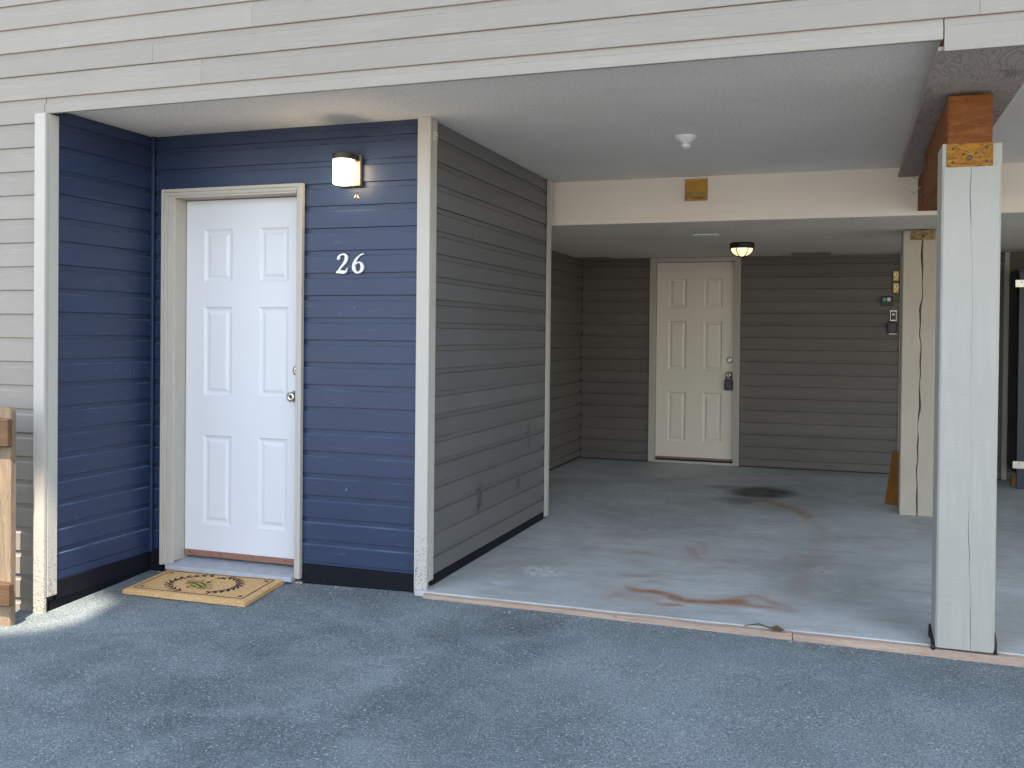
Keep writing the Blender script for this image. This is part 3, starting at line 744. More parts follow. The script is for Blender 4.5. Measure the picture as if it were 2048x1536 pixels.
# ------------------------------------------------------------------ wall lamp
LXc, LYc = at(687, 340, Y=YB-.095).x, YB-.095
wl_ = thing('wall_lamp', (LXc, YB, 2.10), 'lit wall lamp with frosted cylinder and dark cap beside the entry door', 'lamp')
zt_, zm_, zb_ = at(687, 303, Y=LYc-.05).z, at(687, 316, Y=LYc-.05).z, at(687, 366, Y=LYc-.05).z
MB().lathe([(.054, zb_+.006), (.055, zb_+.012), (.055, zm_-.001), (.04, zm_)], (LXc, LYc, 0), 'Z', 32).build('glass', 'lampglass', wl_, smooth=True)
MB().lathe([(.030, zb_), (.048, zb_+.0015), (.054, zb_+.0055)], (LXc, LYc, 0), 'Z', 32).build('glass_base', 'lampglass', wl_, smooth=True)
MB().lathe([(.056, zm_+.0005), (.0575, zm_+.003), (.0575, zt_-.004), (.055, zt_)], (LXc, LYc, 0), 'Z', 32).build('cap', 'bronze', wl_)
B(LXc-.052, LXc+.056, LYc+.030, YB-.026, zm_+.001, zt_-.001).build('arm', 'bronze', wl_, bevel=.003)
B(LXc-.062, LXc+.062, YB-.026, YB-.0005, zb_+.002, zt_+.004).build('backplate', 'backplate', wl_, bevel=.003)

# ------------------------------------------------------------------ house numbers
def catmull(pts, n=6):
    pts = [np.array(p, float) for p in pts]; P = [2*pts[0]-pts[1]]+pts+[2*pts[-1]-pts[-2]]; out = []
    for i in range(1, len(P)-2):
        for k in range(n):
            t = k/n; a, b, c, d = P[i-1], P[i], P[i+1], P[i+2]
            out.append(.5*((2*b)+(c-a)*t+(2*a-5*b+4*c-d)*t*t+(3*b-a-3*c+d)*t**3))
    out.append(pts[-1]); return out
def ribbon(m, pts, h, ox_, oz_, y0, y1):
    """pts: (x, z, width) in unit height"""
    c = catmull(pts); L, Rr = [], []
    for i, p in enumerate(c):
        t = c[min(i+1, len(c)-1)][:2]-c[max(i-1, 0)][:2]; t = t/(np.linalg.norm(t)+1e-9); nn = np.array([-t[1], t[0]])
        L.append(p[:2]+nn*p[2]/2); Rr.append(p[:2]-nn*p[2]/2)
    vs, fs = [], []
    for l, r in zip(L, Rr):
        for q, y in ((l, y0), (r, y0), (r, y1), (l, y1)): vs.append((ox_+q[0]*h, y, oz_+q[1]*h))
    for i in range(len(c)-1):
        for q in range(4): k = (q+1) % 4; fs.append((i*4+q, i*4+k, (i+1)*4+k, (i+1)*4+q))
    fs += [(0, 1, 2, 3), tuple((len(c)-1)*4+q for q in (3, 2, 1, 0))]
    m.add(vs, fs)
TWO = [[(.17, .70, .10), (.15, .76, .16), (.20, .88, .10), (.36, .965, .07), (.53, .93, .12), (.60, .77, .17), (.53, .58, .15), (.36, .38, .10), (.18, .18, .07), (.03, .02, .05)],
       [(.03, .055, .07), (.20, .085, .15), (.38, .075, .17), (.54, .075, .12), (.62, .17, .06), (.66, .28, .03)]]
SIX = [[(.72, .965, .02), (.60, .955, .06), (.42, .85, .07), (.25, .66, .12), (.15, .42, .17), (.16, .20, .17), (.28, .055, .10), (.42, .04, .08), (.57, .14, .15), (.62, .32, .17), (.55, .49, .12), (.42, .55, .06), (.28, .49, .05), (.19, .38, .05)]]
NINE = [[(.72-p[0]*1.0, 1-p[1], p[2]) for p in s_] for s_ in SIX]
n2 = at(671, 547, Y=YB-.012); n2t = at(671, 507.5, Y=YB-.012); nh = n2t.z-n2.z
for nm, gl, px, lab in (('house_number', TWO, 671, 'cream raised numeral two with a curled top, below the lamp'), ('house_number', SIX, 702, 'cream raised numeral six with a round bowl, below the lamp')):
    m = MB(); x = at(px, 547, Y=YB-.012).x
    for i, r in enumerate(gl): ribbon(m, r, nh, x, n2.z, YB-.012+.0004*i, YB-.001)
    tag(m.build(nm, 'number'), lab, 'number', 'house numbers 26')
# moth below the lamp
mp_ = at(713, 391, Y=YB-.004)
mt = thing('moth', (mp_.x, YB-.004, mp_.z-.012), 'small pale moth resting on the navy wall below the lamp', 'moth')
m = MB(); a = .022
m.add([(mp_.x+.002, YB-.006, mp_.z+.014), (mp_.x-.018, YB-.002, mp_.z-.010), (mp_.x-.002, YB-.004, mp_.z-.008)], [(0, 1, 2)])
m.add([(mp_.x+.002, YB-.006, mp_.z+.014), (mp_.x+.018, YB-.002, mp_.z-.016), (mp_.x-.002, YB-.004, mp_.z-.008)], [(0, 2, 1)])
m.build('wings', 'moth', mt)
MB().tube([(mp_.x+.003, YB-.006, mp_.z+.017), (mp_.x+.001, YB-.0065, mp_.z+.004), (mp_.x-.001, YB-.005, mp_.z-.008)], [.0015, .003, .001], 6).build('body', 'twig', mt)
# paper tag on the corner trim
tp = at(871, 272, X=XP1)
pt_ = thing('paper_tag', (XP1, tp.y, tp.z-.02), 'small white paper tag stuck high on the entry corner trim', 'tag')
B(XP1+.0003, XP1+.0012, tp.y-.026, tp.y+.022, tp.z-.022, tp.z+.020).build('sheet', 'paper', pt_)
for a, b, c_, d_ in ((-.014, -.002, .004, .010), (-.010, .006, -.006, -.001), (-.004, .010, -.016, -.012)):
    B(XP1+.0013, XP1+.0018, tp.y+a, tp.y+b, tp.z+c_, tp.z+d_).build('ink_mark', 'ink', pt_)

# ------------------------------------------------------------------ ceiling fixtures
lp = at(1372, 272, Z=ZS)
kh = thing('lampholder', (lp.x, lp.y, ZS-.06), 'white bare ceiling lampholder without a bulb under the soffit', 'lampholder')
MB().lathe([(.066, 0), (.066, -.006), (.058, -.014), (.036, -.028), (.027, -.034), (.025, -.040)], (lp.x, lp.y, ZS-.001), 'Z', 28).build('base', 'white', kh, smooth=True)
MB().lathe([(.024, -.040), (.026, -.046), (.026, -.058), (.023, -.063), (.019, -.063), (.018, -.05)], (lp.x, lp.y, ZS-.001), 'Z', 24).build('socket', 'white', kh, smooth=True)
cp_ = at(1412, 470, Z=ZC)
cpl = thing('cover_plate', (cp_.x, cp_.y, ZC-.006), 'flat white blank cover plate on the lower carport ceiling', 'plate')
B(cp_.x-.10, cp_.x+.10, cp_.y-.05, cp_.y+.05, ZC-.006, ZC+.005).build('plate', 'white', cpl, bevel=.003)
for s_ in (-.05, .05): MB().lathe([(.005, 0), (.004, -.002)], (cp_.x+s_, cp_.y, ZC-.0062), 'Z', 8).build('screw', 'screw', cpl)
for px0, px1, py0, lab in ((1150, 1222, 517, 'grey strip vent in the carport ceiling beside the rear corner'), (1583, 1662, 507.5, 'grey strip vent in the carport ceiling to the knob side of the storage door')):
    a, b = at(px0, py0, Z=ZC), at(px1, py0, Z=ZC); yc = (a.y+b.y)/2
    v_ = thing('ceiling_vent', ((a.x+b.x)/2, yc, ZC), lab, 'vent', 'strip vents in the carport ceiling')
    m = MB(); x0, x1 = a.x, b.x
    m.box(x0, x1, yc-.10, yc-.085, ZC-.004, ZC+.0055); m.box(x0, x1, yc+.085, yc+.10, ZC-.004, ZC+.0055); m.box(x0, x0+.015, yc-.085, yc+.085, ZC-.004, ZC+.0055); m.box(x1-.015, x1, yc-.085, yc+.085, ZC-.004, ZC+.0055)
    m.build('frame', 'backplate', v_)
    for i in range(7): B(x0+.015, x1-.015, yc-.08+i*.024, yc-.066+i*.024, ZC-.002, ZC+.0052).build('slat', 'backplate', v_)
# caged ceiling lamp
cl = at(1484, 487, Z=ZC)
cg = thing('ceiling_lamp', (cl.x, cl.y, ZC-.11), 'round caged bulkhead lamp on the carport ceiling in front of the storage door', 'lamp')
RB = .105
MB().lathe([(RB*.9, .004), (RB, -.004), (RB, -.038), (RB*.94, -.044)], (cl.x, cl.y, ZC), 'Z', 32).build('base', 'black', cg, smooth=False)
MB().lathe([(.092*math.cos(a), -.044-.066*math.sin(a)) for a in [i*math.pi/2/8 for i in range(8)]]+[(.004, -.110)], (cl.x, cl.y, ZC), 'Z', 28).build('glass', 'domeglass', cg, smooth=True)
for k in range(3):
    an = math.pi*(k+.12)/3; pts = []
    for i in range(13):
        t = math.pi*i/12; r = .100*math.cos(t); pts.append((cl.x+r*math.cos(an), cl.y+r*math.sin(an), ZC-.042-.076*math.sin(t)))
    MB().tube(pts, .0042, 6).build('cage_bar', 'black', cg, smooth=True)
# yellowed vent hood on the header
va, vb = at(1370, 359, Y=YBM), at(1415, 401, Y=YBM)
vh = thing('vent_hood', ((va.x+vb.x)/2, YBM, vb.z), 'yellowed plastic vent hood on the cream header beam', 'vent')
B(va.x, vb.x, YBM-.008, YBM-.0035, vb.z, va.z).build('flange', 'yellow', vh, bevel=.004, seg=2)
w = vb.x-va.x; x0, x1 = va.x, vb.x
m = MB(); yq = YBM-.0085
m.add([(x0+.040, yq-.006, va.z-.016), (x1-.028, yq-.006, va.z-.016), (x1-.008, yq-.060, vb.z+.020), (x0+.020, yq-.060, vb.z+.020), (x0+.020, yq, vb.z+.020), (x1-.008, yq, vb.z+.020), (x0+.040, yq, va.z-.016), (x1-.028, yq, va.z-.016)],
      [(0, 1, 2, 3), (0, 3, 4, 6), (1, 7, 5, 2), (0, 6, 7, 1), (3, 2, 5, 4), (4, 5, 7, 6)])
m.build('hood', 'yellow', vh, bevel=.003)
B(x0+.024, x1-.012, yq-.064, yq-.0605, vb.z+.020, vb.z+.052).build('flap', 'yellow2', vh, bevel=.001)
m = MB()
for k in range(26):
    p = Vector((random.uniform(x0+.005, x1-.03), yq-random.uniform(.03, .066), vb.z+random.uniform(.006, .03))); q = p+Vector((random.uniform(-.03, .03), random.uniform(-.008, .008), random.uniform(-.012, .012)))
    m.tube([p, (p+q)/2+Vector((0, 0, .004)), q], .0014, 4)
o = m.build('nest_straw', 'twig', vh); o['kind'] = 'stuff'

# ------------------------------------------------------------------ fittings on the back wall beside the post
def wall_rect(px0, py0, px1, py1, d): a, b = at(px0, py0, Y=YBW-d), at(px1, py1, Y=YBW-d); return a.x, b.x, b.z, a.z
for i, (a, b, lab) in enumerate(((541, 563, 'brass number plaque on the back wall, topmost beside the rear post'), (565, 587, 'brass number plaque just above the intercom panel'))):
    x0, x1, z0, z1 = wall_rect(1784.5, a, 1797.5, b, .02)
    t = thing('number_plaque', ((x0+x1)/2, YBW, z0), lab, 'plaque', 'brass plaques on the back wall')
    B(x0, x1, YBW-.014, YBW-.0012, z0, z1).build('backing', 'bronze', t, bevel=.002)
    o = B(x0+.010, x1-.002, YBW-.019, YBW-.0145, z0+.008, z1-.006).build('face', 'brass', t, bevel=.001)
    m = MB(); ribbon(m, NINE[0], (z1-z0)*.62, x0+.018, z0+.022, YBW-.0215, YBW-.0192); m.build('digit', 'paper', o)
x0, x1, z0, z1 = wall_rect(1762, 592.5, 1786, 612, .02)
t = thing('intercom_panel', ((x0+x1)/2, YBW, z0), 'black intercom panel with teal and white keys on the back wall', 'intercom')
B(x0, x1, YBW-.030, YBW-.0012, z0, z1).build('case', 'black', t, bevel=.004)
B(x0+.016, x0+.046, YBW-.034, YBW-.0305, z1-.048, z1-.016).build('key', 'teal', t, bevel=.002)
B(x0+.056, x0+.086, YBW-.034, YBW-.0305, z1-.048, z1-.014).build('key', 'white', t, bevel=.002)
x0, x1, z0, z1 = wall_rect(1780, 620.5, 1793.5, 642, .02)
t = thing('doorbell', ((x0+x1)/2, YBW, z0), 'slim black doorbell with silver rim and white button beside the rear post', 'doorbell')
B(x0, x1, YBW-.018, YBW-.0012, z0, z1).build('rim', 'steel', t, bevel=.003)
B(x0+.007, x1-.007, YBW-.022, YBW-.0185, z0+.010, z1-.012).build('face', 'black', t, bevel=.002)
MB().lathe([(.012, 0), (.012, -.003), (.008, -.005)], ((x0+x1)/2, YBW-.0225, z1-.040), 'Y', 14).build('button', 'white', t)
x0, x1, z0, z1 = wall_rect(1775, 644.5, 1793, 668.5, .03)
t = thing('switch_box', ((x0+x1)/2, YBW, z0), 'plain black weatherproof box directly below the doorbell', 'box')
B(x0, x1, YBW-.045, YBW-.0012, z0+.006, z1).build('case', 'black', t, bevel=.005)
B(x0+.018, x1-.003, YBW-.052, YBW-.0455, z0+.014, z1-.010).build('lid', 'black', t, bevel=.003)
B(x0+.016, x1-.003, YBW-.050, YBW-.01, z0, z0+.0055).build('latch', 'steel', t)

# plank leaning on the rear post, wedge of wood, cabinet
pb = at(1768, 1003, Z=0)
pl = MB(); ya, yb_ = 8.060, 8.30
pl.add([(.285, ya, .002), (.318, ya-.012, .002), (.318, ya+.14, .002), (.285, ya+.15, .002), (.338, ya, .452), (.370, ya-.012, .455), (.370, ya+.13, .448), (.338, ya+.14, .445)],
       [(0, 3, 2, 1), (4, 5, 6, 7), (0, 1, 5, 4), (1, 2, 6, 5), (2, 3, 7, 6), (3, 0, 4, 7)])
a0, a1 = at(1768, 1004, Z=0), at(1796, 1011, Z=0); a2, a3 = at(1798, 898, Y=8.05), at(1778, 898, Y=8.05)
pl = MB(); fx = [(a0.x, 8.22), (a1.x+.03, 8.17)]
pl.add([(a0.x+.0, 8.26, .002), (a1.x+.05, 8.20, .002), (a1.x+.07, 8.235, .002), (a0.x+.02, 8.295, .002), (a0.x+.045, 8.045, .452), (a1.x+.06, 8.04, .456), (a1.x+.065, 8.062, .456), (a0.x+.05, 8.067, .452)],
       [(0, 3, 2, 1), (4, 5, 6, 7), (0, 1, 5, 4), (1, 2, 6, 5), (2, 3, 7, 6), (3, 0, 4, 7)])
tag(pl.build('plank', 'plank', bevel=.003), 'short orange-brown board leaning against the rear post', 'board')

c0 = at(2033, 978, Z=0)
cb_ = thing('storage_cabinet', (c0.x+.45, 9.75, 0), 'tall black and navy cabinet with silver strap hinges at the back of the next bay', 'cabinet')
cx0, cy0, cy1 = c0.x-.004, c0.y, 10.025
B(cx0+.002, cx0+.024, cy0+.034, cy1, .13, 1.92).build('side_panel', 'navy_side', cb_, bevel=.004)
for k in range(5): B(cx0-.004, cx0+.001, cy0+.04+k*.088, cy0+.12+k*.088, .132, 1.90).build('side_board', 'navy_side', cb_, bevel=.003)
B(cx0+.024, cx0+.90, cy1-.02, cy1, .13, 1.92).build('back_panel', 'navy_side', cb_)
B(cx0+.025, cx0+.90, cy0+.03, cy1-.021, .13, .15).build('bottom', 'navy', cb_)
B(cx0-.010, cx0+.92, cy0-.012, cy1, 1.921, 1.945).build('top', 'navy', cb_, bevel=.008, seg=2)
for a in (cx0, cx0+.82): B(a, a+.08, cy0, cy0+.03, .0, 1.9205).build('leg', 'navy', cb_, bevel=.004)
B(cx0+.082, cx0+.818, cy0+.004, cy0+.028, .15, 1.90).build('door', 'navy', cb_, bevel=.004)
for hz in (at(2040, 930, Y=cy0).z, at(2046, 567, Y=cy0).z):
    o = B(cx0-.030, cx0+.16, cy0-.004, cy0-.0005, hz-.032, hz+.032).build('hinge', 'steel', cb_, bevel=.001)
    for k in range(3): MB().lathe([(.006, 0), (.004, -.003)], (cx0+.02+k*.05, cy0-.004, hz+.01*(-1)**k), 'Y', 8).build('screw', 'screw', o)
wb = at(2024, 966, Z=0)
tag(MB().prism([(wb.x-.022, .001), (wb.x+.025, .001), (wb.x+.025, .058), (wb.x-.010, .082), (wb.x-.022, .075)], 9.62, 9.70).build('wood_block', 'plank', bevel=.002), 'small orange wood block on the floor against the dark cabinet', 'block') if False else None
wq = at(2024, 966, Z=0); yw = min(wq.y, 9.80)
wx = at(2020, 960, Y=yw).x
tag(MB().prism([(wx, .001), (wx+.045, .001), (wx+.045, .060), (wx+.010, .085), (wx, .080)], yw-.06, yw).build('wood_block', 'plank', bevel=.002), 'small orange wood block on the floor against the dark cabinet', 'block')

# ------------------------------------------------------------------ doormat
zc = lambda x, y: ground_z(x, y)
MT = [(-3.632, 4.566), (-2.872, 4.562), (-2.842, 4.148), (-3.622, 4.178)]   # TL TR BR BL on the ground
def mat_pt(u, v, h):        # u along width 0..1, v from back 0 to front 1
    a = Vector(MT[0])*(1-u)+Vector(MT[1])*u; b = Vector(MT[3])*(1-u)+Vector(MT[2])*u; p = a*(1-v)+b*v
    z0 = (zc(*MT[0])*(1-u)+zc(*MT[1])*u)*(1-v)+(zc(*MT[3])*(1-u)+zc(*MT[2])*u)*v
    return (p.x, p.y, z0+h+.003)
dm = thing('doormat', (-3.24, 4.36, ground_z(-3.24, 4.36)), 'tan coir doormat with black wreath and bee print below the entry door', 'doormat')
m = MB(); NU, NV = 60, 36; TH = .022
vs = []
for j in range(NV+1):
    for i in range(NU+1):
        u, v = i/NU, j/NV; e = min(u*.76, (1-u)*.76, v*.42, (1-v)*.42); hgt = TH-.006*max(0, 1-e/.015)**2+random.uniform(-.0008, .0008)
        vs.append(mat_pt(u, v, hgt))
fs = [(j*(NU+1)+i, j*(NU+1)+i+1, (j+1)*(NU+1)+i+1, (j+1)*(NU+1)+i) for j in range(NV) for i in range(NU)]
ring = [i for i in range(NU+1)]+[j*(NU+1)+NU for j in range(1, NV+1)]+[NV*(NU+1)+i for i in range(NU-1, -1, -1)]+[j*(NU+1) for j in range(NV-1, 0, -1)]
k = len(vs); cen = Vector(mat_pt(.5, .5, 0))
for r in ring:
    j, i = divmod(r, NU+1); p = Vector(mat_pt(i/NU, j/NV, -.002)); p += (p-cen).normalized()*random.uniform(.002, .005); vs.append(tuple(p))
L_ = len(ring); fs += [(ring[i], k+i, k+(i+1) % L_, ring[(i+1) % L_]) for i in range(L_)]
m.add(vs, fs); m.build('pile', 'coir', dm, smooth=False)
m = MB()                    # bristles around the rim and over the top
for q in range(9000):
    if q < 3600:
        s_ = random.random(); side = random.choice('tbblrr'); u, v = {'t': (s_, 0), 'b': (s_, 1), 'l': (0, s_), 'r': (1, s_)}[side]; h0 = random.uniform(0, TH-.004); out = random.uniform(.003, .008)
        p = Vector(mat_pt(u, v, h0)); dn = {'t': (0, 1, 0), 'b': (0, -1, 0), 'l': (-1, 0, 0), 'r': (1, 0, 0)}[side]
        q_ = p+Vector(dn)*out+Vector((random.uniform(-.003, .003), random.uniform(-.003, .003), random.uniform(-.003, .004)))
    else:
        u, v = random.random(), random.random(); p = Vector(mat_pt(u, v, TH-.004)); q_ = p+Vector((random.uniform(-.0025, .0025), random.uniform(-.0025, .0025), random.uniform(.0032, .0056)))
    s2 = Vector((random.uniform(-1, 1), random.uniform(-1, 1), 0)).normalized()*.0009
    k = len(m.v); m.v += [tuple(p-s2), tuple(p+s2), tuple(q_)]; m.f.append((k, k+1, k+2))
o = m.build('bristles', 'coir', dm); o['kind'] = 'stuff'
ZPR = TH+.0016
def flat(poly, mat, name, dz=0.0):
    """poly in mat units (u,v)"""
    mm = MB(); mm.add([mat_pt(u, v, ZPR+dz) for u, v in poly], [tuple(range(len(poly)))]); return mm
def stroke_uv(pts, w):
    mm = MB(); vs = []
    for i, (u, v) in enumerate(pts):
        a = pts[max(i-1, 0)]; b = pts[min(i+1, len(pts)-1)]; t = Vector(((b[0]-a[0])*.76, (b[1]-a[1])*.42)); t.normalize(); nn = Vector((-t.y/.76, t.x/.42))
        ww = w[i] if isinstance(w, list) else w
        vs += [mat_pt(u+nn.x*ww/2, v+nn.y*ww/2, ZPR), mat_pt(u-nn.x*ww/2, v-nn.y*ww/2, ZPR)]
    mm.add(vs, [(2*i, 2*i+1, 2*i+3, 2*i+2) for i in range(len(pts)-1)]); return mm
mm = MB()
for a, b in (((.055, .10), (.945, .10)), ((.945, .10), (.945, .90)), ((.945, .90), (.055, .90)), ((.055, .90), (.055, .10))):
    t = stroke_uv([(a[0]+(b[0]-a[0])*i/20, a[1]+(b[1]-a[1])*i/20) for i in range(21)], .0065); mm.add(t.v, t.f)
mm.build('border_line', 'print', dm)
def leaf_uv(u, v, ang, L, W):
    pts = []
    for i in range(10):
        t = 2*math.pi*i/10; x = L/2*math.cos(t); y = W/2*math.sin(t)*(1-.25*math.cos(t)); X = x*math.cos(ang)-y*math.sin(ang); Y = x*math.sin(ang)+y*math.cos(ang)
        pts.append((u+X/.76, v+Y/.42))
    return pts
for sgn in (-1, 1):
    mm = MB(); arc = []
    for i in range(25):
        th = math.radians(100+160*i/24) if sgn < 0 else math.radians(-75+135*i/24)
        arc.append((.5+.205/.76*math.cos(th)*1.0, .5+.150/.42*math.sin(th)))
    t = stroke_uv(arc, .0042); mm.add(t.v, t.f)
    for i in range(1, 24, 2):
        u, v = arc[i]; a, b = arc[i-1], arc[min(i+1, 24)]; ang = math.atan2((b[1]-a[1])*.42, (b[0]-a[0])*.76)
        for s2 in (-1, 1):
            off = ang+s2*.70; du, dv = .019*math.cos(off), .019*math.sin(off)
            pl_ = leaf_uv(u+du/.76, v+dv/.42, off, .042, .0125); q = flat(pl_, 'print', ''); mm.add(q.v, q.f)
    for i in (5, 10, 15, 20):
        u, v = arc[i]; q = flat(leaf_uv(u+.012*math.cos(i)/.76, v+.016/.42*math.sin(i*2), 0, .013, .013), 'print', '', .0002); mm.add(q.v, q.f)
    mm.build('wreath', 'print', dm)
mm = MB()       # corner sprigs and crown
for (u, v, s1, s2) in ((.085, .16, 1, 1), (.915, .16, -1, 1), (.085, .84, 1, -1), (.915, .84, -1, -1)):
    for a in (.15, .6, 1.05, 1.45):
        q = flat(leaf_uv(u+s1*.012*math.cos(a)/.76, v+s2*.012*math.sin(a)/.42, math.atan2(s2*math.sin(a), s1*math.cos(a)), .028, .007), 'print', ''); mm.add(q.v, q.f)
    mm.build('corner_sprig', 'print', dm); mm = MB()
mm = MB()
for a in (-1.0, -.6, -.2, .2, .6, 1.0):
    q = flat(leaf_uv(.545+.030*a, .20+.02*abs(a), math.pi/2+a*.9, .030, .006), 'print', ''); mm.add(q.v, q.f)
t = stroke_uv([(.50+.015*i, .255-.01*math.sin(i/6*math.pi)) for i in range(7)], .004); mm.add(t.v, t.f)
mm.build('crown_print', 'print', dm)
# bee: body stripes, wings, legs
by = MB(); bk = MB()
axis_a = math.radians(118); cu, cv = .475, .53
def bee_pt(s, t): # s along the body (m, head +), t across
    return (cu+(math.cos(-axis_a+math.pi)*s-math.sin(-axis_a+math.pi)*t)/.76, cv+(math.sin(-axis_a)*s*1.0+math.cos(-axis_a+math.pi)*t*-1)/.42)
def bw_(s): return .030*math.sqrt(max(0, 1-((s+.020)/.062)**2))
segs = np.linspace(-.080, .040, 13)
for i in range(12):
    a, b = segs[i], segs[i+1]; poly = [bee_pt(a, -bw_(a)), bee_pt(b, -bw_(b)), bee_pt(b, bw_(b)), bee_pt(a, bw_(a))]
    tgt = by if i % 3 != 0 else bk; q = flat(poly, '', ''); tgt.add(q.v, q.f)
q = flat(leaf_uv(*bee_pt(.052, 0), 0, .026, .026), '', '', .0001); bk.add(q.v, q.f)
for s2 in (-1, 1):
    for k in range(3):
        a = bee_pt(.03-.02*k, s2*.02); b = bee_pt(.045-.035*k, s2*.050); c = bee_pt(.035-.045*k, s2*.066); t = stroke_uv([a, b, c], .004); bk.add(t.v, t.f)
    a = bee_pt(.062, s2*.004); b = bee_pt(.080, s2*.018); t = stroke_uv([a, b], .003); bk.add(t.v, t.f)
    for (la, wi, so) in ((.115, .045, .012), (.085, .032, -.016)):
        wc = bee_pt(so-.010, s2*(.012+la/2)); p0_, p1_ = bee_pt(so, s2*.012), wc; ang = math.atan2((p1_[1]-p0_[1])*.42, (p1_[0]-p0_[0])*.76)
        lp_ = leaf_uv(wc[0], wc[1], ang, la, wi); t = stroke_uv(lp_+[lp_[0]], .0028); bk.add(t.v, t.f)
        for f_ in (-.3, 0, .3):
            t = stroke_uv([p0_, (wc[0]+math.cos(ang+f_)*la*.35/.76, wc[1]+math.sin(ang+f_)*la*.35/.42)], .0016); bk.add(t.v, t.f)
by.build('bee_stripe', 'bee', dm); bk.build('bee_outline', 'print', dm)

# ------------------------------------------------------------------ fence at the left
fn = thing('wooden_fence', (-3.83, 3.64, -.12), 'weathered wooden fence post with rails beside the grey siding wall', 'fence')
def fence_post(x0, x1, y0, y1):
    zt = at(15, 815, Y=3.6).z; m = MB(); zb = -.16; n = 12; r = .030
    prof = [(x0, zb), (x1, zb), (x1, zt-r)]+[(x1-r+r*math.cos(a), zt-r+r*math.sin(a)) for a in [math.pi/2*i/6 for i in range(1, 7)]]+[(x0+r-r*math.sin(a), zt-r+r*math.cos(a)) for a in [math.pi/2*i/6 for i in range(0, 7)]]
    m.prism(prof, y0, y1); return m
fx1 = at(20, 1100, Y=3.6).x
fence_post(fx1-.092, fx1, 3.600, 3.638).build('post', 'fence', fn, bevel=.004)
fence_post(fx1-1.9, fx1-1.81, 3.600, 3.638).build('post', 'fence', fn, bevel=.004)
za, zb2 = at(6, 838, Y=3.56).z, at(6, 895, Y=3.56).z; zc1, zd1 = at(8, 1168, Y=3.56).z, at(8, 1214, Y=3.56).z
rx1 = at(13, 860, Y=3.56).x
m = MB(); m.box(fx1-1.95, rx1, 3.561, 3.599, zb2, za); m.build('rail', 'rail', fn, bevel=.006)
m = MB(); m.box(fx1-1.95, at(16, 1190, Y=3.56).x, 3.561, 3.599, zd1, zc1); m.build('rail', 'rail', fn, bevel=.006)
for k in range(9): B(fx1-.27-k*.19, fx1-.13-k*.19, 3.540, 3.5605, -.05, za+.03).build('picket', 'fence', fn, bevel=.004)

# ------------------------------------------------------------------ small debris
t1 = at(1525, 1256, Z=.004)
tw = MB(); tw.tube([(t1.x-.08, t1.y+.01, .004), (t1.x-.02, t1.y+.03, .012), (t1.x+.05, t1.y-.005, .006), (t1.x+.09, t1.y-.02, .005)], [.002, .0035, .003, .0015], 6)
tw.add([(t1.x+.03, t1.y, .008), (t1.x+.06, t1.y+.025, .016), (t1.x+.10, t1.y-.005, .006), (t1.x+.06, t1.y-.025, .004)], [(0, 1, 2, 3)])
tag(tw.build('dry_leaf', 'twig'), 'curled dry leaf and stalk on the front edge of the slab', 'leaf')
t2 = at(1858, 1284, Z=.004)
tw = MB(); tw.tube([(t2.x-.05, t2.y+.05, .03), (t2.x-.03, t2.y+.02, .012), (t2.x, t2.y, .004)], .0012, 5)
tw.add([(t2.x-.025, t2.y, .004), (t2.x+.005, t2.y+.03, .014), (t2.x+.03, t2.y, .006), (t2.x, t2.y-.02, .003)], [(0, 1, 2, 3)])
tag(tw.build('dry_leaf', 'kick'), 'small pale dry leaf with stem at the foot of the front post', 'leaf')

m = MB()
for k in range(420):
    if k < 170: x, y = random.uniform(-3.75, -2.1), YB-abs(random.gauss(0, .05))-.015
    elif k < 330: x, y = random.uniform(-2.0, 1.2), YSL-.035-abs(random.gauss(0, .05))
    else: x, y = random.uniform(-3.9, 1.0), random.uniform(2.6, 4.4)
    if -3.66 < x < -2.82 and y > 4.12: continue
    r = random.uniform(.0018, .0048); z = ground_z(x, y)+(.004*math.sin(x*2.1+y*1.3)*math.sin(y*2.7-x*.8) if y < 4.5 else 0)
    pts = [(x+r*random.uniform(.6, 1.2), y, z), (x, y+r*random.uniform(.6, 1.2), z), (x-r*random.uniform(.6, 1.2), y, z), (x, y-r*random.uniform(.6, 1.2), z), (x, y, z+r*random.uniform(.6, 1.1)), (x, y, z-r*.5)]
    m.add(pts, [(0, 1, 4), (1, 2, 4), (2, 3, 4), (3, 0, 4), (1, 0, 5), (2, 1, 5), (3, 2, 5), (0, 3, 5)])
tag(m.build('grit', 'grit', origin=(0, 0, 0)), 'loose pale grit scattered over the asphalt along the walls', None, None, 'stuff')

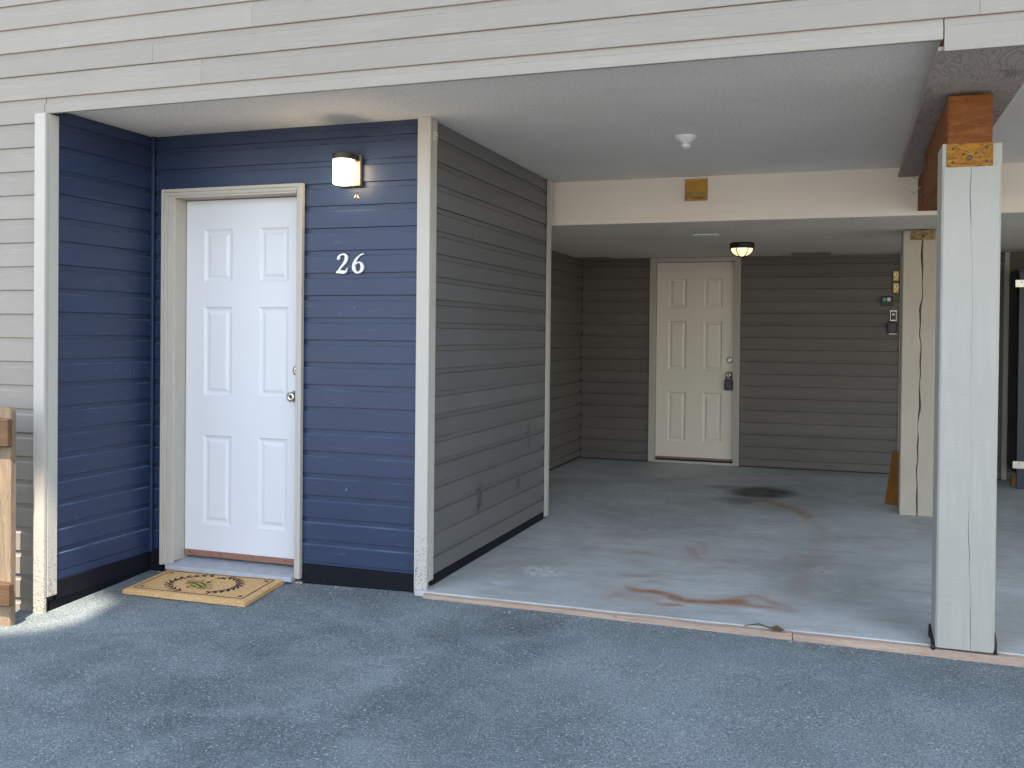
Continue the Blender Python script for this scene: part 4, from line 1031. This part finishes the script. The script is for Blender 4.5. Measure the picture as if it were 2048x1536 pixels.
# ------------------------------------------------------------------ unseen tree added to shade the house, gap cut for the sun patch
U = np.array([.947, .320, 0]); W_ = np.array([-hx*math.sin(EL), -hy*math.sin(EL), math.cos(EL)]); S_ = np.array(SUN)
cc = 3.9*W_+13.0*S_
NL = 30000
q = rng.normal(size=(NL, 3)); q /= np.linalg.norm(q, axis=1)[:, None]; q *= (rng.random(NL)**.42)[:, None]
lump = 1+.12*np.sin(q[:, 0]*5)*np.cos(q[:, 1]*6)+.08*np.sin(q[:, 2]*9)
ctr = cc+(q*lump[:, None])@np.stack([U*6.4, W_*4.4, S_*3.3])
a1 = rng.normal(size=(NL, 3)); a1 /= np.linalg.norm(a1, axis=1)[:, None]; a2 = np.cross(a1, rng.normal(size=(NL, 3))); a2 /= np.linalg.norm(a2, axis=1)[:, None]
sz = rng.uniform(.10, .19, NL)[:, None]
quad = np.stack([ctr-a1*sz*1.3, ctr+a2*sz*.7, ctr+a1*sz*1.3, ctr-a2*sz*.7], 1)
uu = quad@U; ww = quad@W_
inside = (((uu+2.45)/.36)**2+((ww-4.11)/.27)**2 < 1).any(1)
quad = quad[~inside]; n = len(quad)
tr = thing('added_shade_tree', (cc[0], cc[1]-.6, -.15), 'large unseen leafy tree added across the drive to shade the carport', 'tree')
me = bpy.data.meshes.new('crown'); vv = quad.reshape(-1, 3)-np.array(tr.location)
me.from_pydata(vv.tolist(), [], [(4*i, 4*i+1, 4*i+2, 4*i+3) for i in range(n)]); me.materials.append(M['leaf'])
o = bpy.data.objects.new('crown', me); C.objects.link(o); o.parent = tr
tx, ty = cc[0], cc[1]-.6
m = MB(); m.tube([(tx, ty, -.2), (tx+.05, ty, 2), (tx-.1, ty+.1, 5), (tx, ty+.3, 8.5), (tx+.1, ty+.5, 12)], [.36, .30, .25, .18, .07], 12)
for a, h_ in ((.4, 5.5), (1.9, 6.5), (3.3, 7.2), (4.6, 8.0), (5.6, 9.0)):
    m.tube([(tx, ty+.2, h_), (tx+1.3*math.cos(a), ty+.2+1.3*math.sin(a), h_+1.6), (tx+3.0*math.cos(a), ty+.2+2.4*math.sin(a), h_+3.6)], [.13, .09, .03], 8)
m.build('trunk', 'bark', tr, smooth=True)
